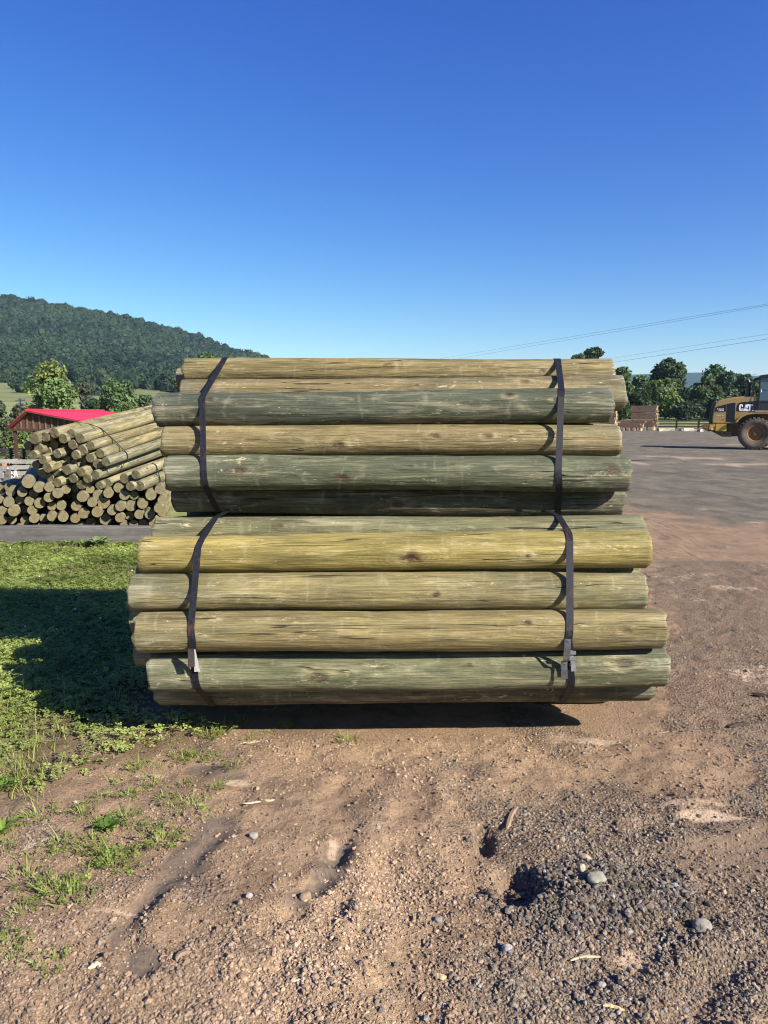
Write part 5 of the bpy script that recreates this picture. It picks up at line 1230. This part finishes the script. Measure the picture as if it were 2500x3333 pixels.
X0, Y0 = c7(-230, 310); X1, Y1 = c7(85, 420); pack('lumber pack hidden under the one behind the big stack', X0, X1, Y0, Y1, 71, 1.1, 6, 6, 7, .2)
X0, Y0 = c7(-230, 430); X1, Y1 = c7(80, 600); pack('lowest lumber pack behind the big stack', X0, X1, Y0, Y1, 71, 1.1, 6, 6, 8, .2)
def slab(x, y, ln, h, ang, lab, D=72):
    p = aty(*c7(x, y), D); z = gz1(p.x, D); root = Geo(); root.box((-ln / 2, -.18, 0), (ln / 2, .18, h), None, .02); o = root.obj('timber_offcut', board_mat('grey_pale_timber', (.30, .27, .22), (.46, .42, .35)), bevel=.01, seg=1); o.location = (p.x, D, z); o.rotation_euler = (0, 0, ang); tag(o, lab, 'timber', 'offcuts along the edge of the yard')
slab(860, 632, .9, .26, .25, 'short pale timber right of the lumber packs'); slab(990, 620, .9, .28, -.15, 'pale timber in the row of offcuts before the fence, second from the lumber'); slab(1215, 612, .5, .24, .5, 'small offcut near the middle of the row before the fence'); slab(1320, 600, 1.1, .30, .22, 'longest pale timber before the fence, left of the loader'); slab(1545, 612, .5, .22, .6, 'pale offcut by the tail of the loader', 70); slab(1430, 606, .7, .12, 0, 'flat pale board between the offcuts left of the loader', 74)

# ================================================================== WHEEL LOADER
cen = at(2456, 1464.6, 34.0); LO = Vector((cen.x, cen.y, gz1(cen.x, cen.y)))
ld = empty('wheel_loader', LO, 'dusty yellow wheel loader with black panels, cut by the right edge of the picture', 'loader', None, R(-26))
YEL_ = simple('loader_yellow', (.33, .22, .085), .55, .3, 0, .12, 1.5, 0, (.28, .205, .115)); YEL_LIT = simple('loader_sunlit_yellow', (.46, .29, .055), .5, .35, 0, .1, 2)  # brighter yellow is the sunlit copy; the plain one carries the dim side
BLK = simple('loader_black', (.012, .012, .014), .35, .5); BLKP = simple('loader_black_panel', (.010, .011, .016), .3, .5); DUST = simple('loader_frame_brown', (.16, .10, .045), .75, .2, 0, .3, 4)
TYRE = simple('dusty_tyre', (.085, .068, .055), .9, .15, 0, .35, 3, 0, (.16, .125, .095)); RIM = simple('rusty_rim', (.22, .115, .045), .6, .35, 0, .25, 5, 0, (.15, .08, .04)); STICK = simple('decal_white', (.78, .78, .78), .5)
GLASS = Mat('cab_glass', .06, .5); GLASS.color((.10, .17, .22)); GLASS.b.inputs['Transmission Weight'].default_value = .0; GLASS.b.inputs['Alpha'].default_value = .55; GLASS = GLASS.m
q = lambda px, py: ((px - 1415) * .00251 * .965, (1728 - py) * .00251)
def poly(*p): return [q(*a) for a in p]
# y: 0 = outer face of the near tyre, +y away from the camera
YC = 1.22; HW = .62
g = Geo(); g.prism(poly((645, 1262), (652, 1100), (668, 960), (690, 885), (735, 845), (800, 820), (900, 795), (1000, 778), (1150, 764), (1420, 764), (1420, 1110), (1300, 1118), (1210, 1145), (1140, 1190), (1085, 1262)), YC - HW, YC + HW); g.obj('engine_hood', YEL_, ld, bevel=.045, seg=3)
g = Geo(); g.prism(poly((590, 1268), (586, 1150), (600, 1000), (625, 900), (676, 872), (692, 884), (664, 1000), (650, 1120), (645, 1268)), YC - HW * .94, YC + HW * .94); g.obj('rear_grille', BLK, ld, bevel=.02)
yn = YC - HW - .006
def panel(name, P, mat, y=yn, th=.012, par=ld): 
    g = Geo(); g.prism(P, y, y + th); return g.obj(name, mat, par)
side = panel('model_panel', poly((690, 968), (740, 945), (885, 905), (885, 1045), (690, 1045)), BLKP)
vent = panel('vent_door', poly((893, 903), (960, 888), (1030, 880), (1042, 890), (1042, 1215), (1030, 1226), (893, 1226)), BLKP)
for k in range(10):
    g = Geo(); z = q(0, 930 + k * 30)[1]; g.box((q(905, 0)[0], yn - .005, z - .006), (q(1030, 0)[0], yn - .0005, z + .006)); g.obj('vent_slat', BLK, vent)
logo = panel('logo_panel', poly((1060, 1028), (1072, 925), (1090, 892), (1130, 872), (1420, 850), (1420, 1035), (1100, 1040)), BLKP)
g = Geo(); g.box((q(1330, 0)[0], yn - .004, q(0, 1033)[1]), (q(1420, 0)[0], yn - .0005, q(0, 1020)[1])); g.obj('logo_stripe', STICK, logo)
# lettering: heavy C A T with the triangle cut, and 930G
L_ = lambda px, py: q(px, py)
def letters(name, polys, par, mat=STICK, y=yn - .005):
    g = Geo()
    for P in polys: g.prism([q(*a) for a in P], y, y + .004)
    return g.obj(name, mat, par)
letters('lettering', [
    [(1172, 925), (1172, 958), (1152, 958), (1152, 938), (1145, 932), (1137, 938), (1137, 1000), (1110, 1010), (1106, 995), (1106, 935), (1116, 915), (1132, 908), (1155, 908)], [(1137, 1000), (1145, 1008), (1152, 1000), (1152, 980), (1172, 980), (1172, 1012), (1158, 1032), (1120, 1032), (1110, 1010)],
    [(1215, 914), (1222, 914), (1222, 950), (1212, 985), (1160, 1034), (1176, 1030), (1184, 1008)], [(1222, 914), (1248, 914), (1262, 985), (1222, 968), (1205, 985), (1184, 1008), (1205, 950), (1222, 950)],
    [(1222, 978), (1300, 1032), (1160, 1034)],
    [(1250, 912), (1336, 912), (1336, 942), (1308, 942), (1308, 1030), (1276, 1010), (1276, 942), (1250, 942)]], logo)
def text_mesh(s, name, x, z, w_, h_, mat, par, y):
    cu = bpy.data.curves.new(name, 'FONT'); cu.body = s; cu.offset = .028; cu.extrude = 0.0; cu.align_x = 'LEFT'; cu.space_character = 1.12
    t = bpy.data.objects.new('tmp', cu); SC.collection.objects.link(t); bpy.context.view_layer.update()
    me = bpy.data.meshes.new_from_object(t.evaluated_get(bpy.context.evaluated_depsgraph_get())); bpy.data.objects.remove(t)
    xs = [v.co.x for v in me.vertices]; ys = [v.co.y for v in me.vertices]; sx, sy = w_ / (max(xs) - min(xs)), h_ / (max(ys) - min(ys))
    for v in me.vertices: v.co = ((v.co.x - min(xs)) * sx + x, y, (v.co.y - min(ys)) * sy + z)
    me.materials.clear(); me.materials.append(mat); me.name = name; return link(name, me, par)
x0, z0 = q(722, 1030); x1, z1 = q(842, 985); text_mesh('930G', 'lettering', x0, z0, x1 - x0, z1 - z0, STICK, side, yn - .004)
g = Geo(); g.box((q(718, 0)[0], yn - .003, q(0, 1116)[1]), (q(800, 0)[0], yn - .0005, q(0, 1109)[1])); g.box((q(815, 0)[0], yn - .003, q(0, 1120)[1]), (q(842, 0)[0], yn - .0005, q(0, 1104)[1])); g.obj('small_decal', simple('decal_silver', (.5, .48, .45), .5), ld)
g = Geo(); g.box((q(832, 0)[0], yn - .003, q(0, 1200)[1]), (q(862, 0)[0], yn - .0005, q(0, 1178)[1])); g.obj('hood_latch', DUST, ld)
g = Geo(); g.box((q(693, 0)[0], yn - .003, q(0, 1050)[1]), (q(884, 0)[0], yn - .0005, q(0, 1046)[1])); g.obj('trim_line', simple('decal_grey', (.4, .38, .35), .5), ld)
# counterweight, frame
g = Geo(); g.prism(poly((478, 1300), (490, 1278), (640, 1270), (720, 1270), (720, 1400), (640, 1402), (610, 1410), (478, 1340)), YC - 1.0, YC + 1.0); g.obj('counterweight', DUST, ld, bevel=.04)
for yy in (YC - 1.012, YC + 1.0):
    g = Geo(); g.prism(poly((622, 1285), (716, 1274), (716, 1300), (640, 1370), (612, 1372)), yy, yy + .012); g.obj('sunlit_plate', YEL_LIT, ld)  # plate stands for a sunlit patch, the sun put into its yellow
g = Geo(); g.lathe([(0, 0), (.05, 0), (.055, .02), (.04, .04)], 16, Matrix.Translation((q(662, 0)[0], YC - 1.03, q(0, 1362)[1]))); g.obj('tail_lamp', simple('lamp_pale', (.6, .5, .36), .3), ld)
g = Geo(); g.prism(poly((722, 1272), (912, 1270), (912, 1402), (722, 1404)), YC - .98, YC + .98); g.obj('step_box', YEL_LIT, ld, bevel=.015)  # box that catches the sun, given the sunlit yellow
g = Geo(); g.prism(poly((640, 1404), (1000, 1404), (1000, 1506), (845, 1506)), YC - .5, YC + .5); fr = g.obj('rear_frame', DUST, ld, bevel=.015)
g = Geo(); g.prism(poly((790, 1412), (1000, 1408), (1000, 1502), (850, 1504)), YC - .56, YC - .505); pl_ = g.obj('hitch_plate', simple('dusty_plate', (.21, .165, .11), .8), ld)
for x in (877, 943):
    g = Geo(); g.lathe([(0, 0), (.035, 0), (.035, .01)], 16, Matrix.Translation((q(x, 0)[0], YC - .568, q(0, 1442)[1]))); g.obj('bolt_hole', BLK, pl_)
g = Geo(); g.prism(poly((912, 1262), (1420, 1262), (1900, 1262), (1900, 1440), (1000, 1500), (912, 1402)), YC - .48, YC + .48); g.obj('chassis', DUST, ld, bevel=.02)
g = Geo(); g.box((-.95, YC - HW + .02, .62), (1.9, YC - HW + .06, q(0, 1030)[1])); g.obj('inner_fender', DUST, ld)
# fenders over the rear wheels
arc = [(1100, 1235), (1130, 1185), (1180, 1140), (1250, 1105), (1330, 1090), (1420, 1085), (1760, 1085), (1760, 1050), (1420, 1050), (1310, 1058), (1215, 1085), (1140, 1130), (1085, 1190), (1060, 1250)]
for a, b in ((YC - 1.15, YC - HW + .02), (YC + HW - .02, YC + 1.15)):
    g = Geo(); g.prism(poly(*arc), a, b); g.obj('fender', YEL_, ld, bevel=.01)
g = Geo(); g.prism(poly((1380, 1050), (1900, 1050), (1900, 1024), (1380, 1024)), YC - 1.16, YC + 1.16); g.obj('platform', simple('platform_tan', (.33, .26, .17), .8), ld)
# exhaust, intake, rails
g = Geo(); cx = q(1250, 0)[0]; P = [(cx, YC - .1, q(0, 770)[1]), (cx, YC - .1, q(0, 520)[1])]; g.tube(P, .083, 16); a = Vector(P[1]); g.tube([a, a + Vector((-.02, 0, .07)), a + Vector((-.085, 0, .14))], [.083, .08, .07], 16); g.obj('exhaust_stack', BLK, ld, smooth=True)
g = Geo(); g.lathe([(0, .16), (.10, .16), (.125, .13), (.125, .05), (.06, .02), (.06, -.08), (0, -.08)], 20, Matrix.Translation((q(1150, 0)[0], YC + .1, q(0, 735)[1])) @ Matrix.Rotation(R(90), 4, 'X')); g.obj('air_intake', BLK, ld, smooth=True)
g = Geo(); g.prism(poly((880, 795), (960, 762), (1120, 745), (1200, 752), (1200, 772), (980, 788)), YC - .3, YC + .45); g.obj('hood_screen', BLK, ld, bevel=.02)
for yy in (YC - .60, YC + .60):
    g = Geo(); pts = [(1330, 770), (1330, 470), (1342, 452), (1425, 436)]; g.tube([(q(*p)[0], yy, q(*p)[1]) for p in pts], .03, 6); g.tube([(q(1330, 690)[0], yy, q(1330, 690)[1]), (q(1420, 690)[0], yy, q(0, 690)[1])], .015, 6); g.obj('handrail', BLK, ld)
    g = Geo(); g.box((q(1318, 0)[0], yy - .05, q(0, 750)[1]), (q(1352, 0)[0], yy + .05, q(0, 480)[1])); g.obj('mirror', BLK, ld, bevel=.01)
# cab: posts, panes, roof
CX0, CX1, CZ0, CZ1 = q(1420, 0)[0], q(2010, 0)[0], q(0, 1035)[1], q(0, 395)[1]; CW = .66
cab = Geo()
for x in (CX0, q(1705, 0)[0], CX1 - .07):
    for yy in (YC - CW, YC + CW - .07): cab.box((x, yy, CZ0), (x + .07, yy + .07, CZ1))
for zz_ in (q(0, 850)[1] - .05, CZ0):
    cab.box((CX0 + .071, YC - CW + .002, zz_), (CX1 - .072, YC - CW + .068, zz_ + .06)); cab.box((CX0 + .071, YC + CW - .068, zz_), (CX1 - .072, YC + CW - .002, zz_ + .06))
cab_o = cab.obj('cab_frame', BLK, ld, bevel=.008, seg=1)
g = Geo(); g.prism(poly((1415, 440), (1425, 405), (1460, 388), (1560, 380), (1900, 378), (1995, 388), (2020, 410), (2020, 440)), YC - CW - .04, YC + CW + .04); g.obj('cab_roof', BLK, ld, bevel=.02)
g = Geo(); g.prism(poly((1424, 1035), (1424, 852), (2000, 852), (2000, 1035)), YC - CW + .02, YC + CW - .02); g.obj('cab_lower_panel', simple('cab_dark_panel', (.02, .022, .03), .4, .5), ld)
for a, b in ((CX0 + .072, q(1703, 0)[0]), (q(1705, 0)[0] + .072, CX1 - .075)):
    for yy in (YC - CW + .03, YC + CW - .04):
        g = Geo(); g.box((a, yy, q(0, 850)[1] + .012), (b, yy + .008, CZ1 - .02)); g.obj('cab_window', GLASS, ld)
for x in (CX0 + .03, CX1 - .04):
    g = Geo(); g.box((x, YC - CW + .072, q(0, 850)[1] + .012), (x + .008, YC + CW - .072, CZ1 - .02)); g.obj('cab_window', GLASS, ld)
g = Geo(); g.box((q(1470, 0)[0], YC - .25, q(0, 870)[1]), (q(1540, 0)[0], YC + .25, q(0, 610)[1])); g.box((q(1470, 0)[0], YC - .25, q(0, 870)[1]), (q(1680, 0)[0], YC + .25, q(0, 800)[1])); g.obj('seat', simple('seat_grey', (.10, .12, .15), .8), ld, bevel=.03)
g = Geo(); g.box((CX0 + .072, YC - CW + .022, q(0, 655)[1] - .008), (q(1703, 0)[0], YC - CW + .029, q(0, 655)[1] + .008)); g.obj('door_bar', BLK, ld)
g = Geo(); g.tube([(q(1448, 0)[0], YC - CW - .03, q(0, 700)[1]), (q(1470, 0)[0], YC - CW - .04, q(0, 690)[1]), (q(1462, 0)[0], YC - CW - .03, q(0, 650)[1])], .014, 6); g.obj('door_handle', STICK, ld)
g = Geo(); g.tube([(q(1352, 0)[0], YC - HW - .03, q(0, 770)[1]), (q(1352, 0)[0], YC - HW - .03, q(0, 1150)[1])], .009, 5); g.obj('cable', BLK, ld)
g = Geo(); g.tube([(q(1420, 0)[0], YC, q(0, 400)[1]), (q(1380, 0)[0], YC, q(0, 372)[1]), (q(1300, 0)[0], YC, q(0, 362)[1])], .006, 4); g.obj('antenna', BLK, ld)
for k in range(3):
    g = Geo(); g.box((1.05, YC - 1.14, .55 + .28 * k), (1.4, YC - .9, .58 + .28 * k)); g.obj('step', DUST, ld)
# wheels
RT = .742
def wheel(x, yo, near):
    w_ = empty('wheel', (0, 0, 0), None, None); w_.parent = ld; w_.location = (x, yo, RT - .01); sg = 1 if near else -1
    M = Matrix.Scale(sg, 4, Vector((0, 1, 0)))
    g = Geo(); g.lathe([(.36, .10), (.37, .045), (.43, .018), (.50, .0), (.58, -.006), (.645, .012), (.69, .045), (.705, .07), (.705, .45), (.69, .475), (.62, .52), (.5, .525), (.38, .47), (.36, .42)], 72, M)
    n = 26
    for i in range(n):
        for side_, y0, y1, sh in ((0, .02, .25, 0), (1, .27, .50, .5)):
            t = 2 * math.pi * (i + sh) / n; c = 2 * math.pi / n * .30; pts = []
            for yy, dt, ra in ((y0, 0 if side_ == 0 else .07, .70), (y1, .07 if side_ == 0 else 0, .70)):
                for s_ in (-c, c): pts += [(ra * math.cos(t + s_ + dt), yy, ra * math.sin(t + s_ + dt)), ((RT) * math.cos(t + s_ * .85 + dt), yy + (.012 if yy == .02 else (-.012 if yy == .50 else 0)), RT * math.sin(t + s_ * .85 + dt))]
            g.add(pts, [(0, 1, 3, 2), (4, 6, 7, 5), (0, 4, 5, 1), (2, 3, 7, 6), (1, 5, 7, 3), (0, 2, 6, 4)], M)
    for i in range(n):    # shoulder lugs seen on the sidewall edge
        t = 2 * math.pi * i / n; c = 2 * math.pi / n * .26; pts = []
        for ra, yy in ((.655, .016), (.738, .035)):
            for s_ in (-c, c): pts += [(ra * math.cos(t + s_), yy - .012, ra * math.sin(t + s_)), (ra * math.cos(t + s_), yy + .06, ra * math.sin(t + s_))]
        g.add(pts, [(0, 1, 3, 2), (4, 6, 7, 5), (0, 4, 5, 1), (2, 3, 7, 6), (1, 5, 7, 3), (0, 2, 6, 4)], M)
    g.obj('tyre', TYRE, w_, smooth=True)
    g = Geo(); g.lathe([(.0, .10), (.07, .10), (.075, .12), (.16, .125), (.17, .14), (.29, .15), (.31, .12), (.325, .06), (.36, .04), (.395, .045), (.40, .07), (.365, .11), (.36, .3), (0, .3)], 56, M); rm = g.obj('rim', RIM, w_, smooth=True)
    g = Geo(); g.lathe([(0, .085), (.10, .088), (.11, .10), (.11, .125)], 28, M)
    for i in range(12):
        t = 6.2832 * i / 12; g.lathe([(0, .112), (.014, .112), (.014, .135)], 6, M @ Matrix.Translation((.135 * math.cos(t), 0, .135 * math.sin(t))))
    g.obj('hub', simple('hub_brown', (.13, .075, .035), .7), rm)
for x in (0, 2.7):
    wheel(x, 0.0, True); wheel(x, 2 * YC, False)
# front half, outside the picture
g = Geo(); g.prism([(1.5, 1.0), (3.2, 1.0), (3.4, 1.5), (2.4, 2.1), (1.6, 1.6)], YC - .45, YC + .45); g.obj('front_frame', YEL_, ld, bevel=.03)
for yy in (YC - .55, YC + .43):
    g = Geo(); g.prism([(2.2, 1.95), (2.5, 2.15), (3.9, 1.1), (4.5, .45), (4.3, .35), (3.5, .9)], yy, yy + .12); g.obj('lift_arm', YEL_, ld, bevel=.015)
g = Geo(); g.prism([(4.3, .9), (4.25, .3), (4.5, .08), (5.6, .06), (5.6, .1), (4.6, .16), (4.42, .35), (4.5, 1.05)], YC - 1.3, YC + 1.3); g.obj('bucket', DUST, ld, bevel=.01)

# ================================================================== AIR
HAZE = True
if HAZE:
    M = bpy.data.materials.new('haze'); M.use_nodes = True; t = M.node_tree; t.nodes.clear()
    pv_ = t.nodes.new('ShaderNodeVolumePrincipled'); pv_.inputs['Density'].default_value = .00011; pv_.inputs['Color'].default_value = (.55, .78, 1.0, 1); pv_.inputs['Anisotropy'].default_value = .2
    mo_ = t.nodes.new('ShaderNodeOutputMaterial'); t.links.new(pv_.outputs[0], mo_.inputs['Volume'])
    allz = [(o.matrix_world @ Vector(c)).z for o in SC.objects if o.type == 'MESH' for c in o.bound_box]
    g = Geo(); g.box((-5000, -5000, min(allz) - 1.0), (5000, 6000, max(max(allz), CAM_H) + 2.0)); tag(g.obj('haze', M), kind='stuff')
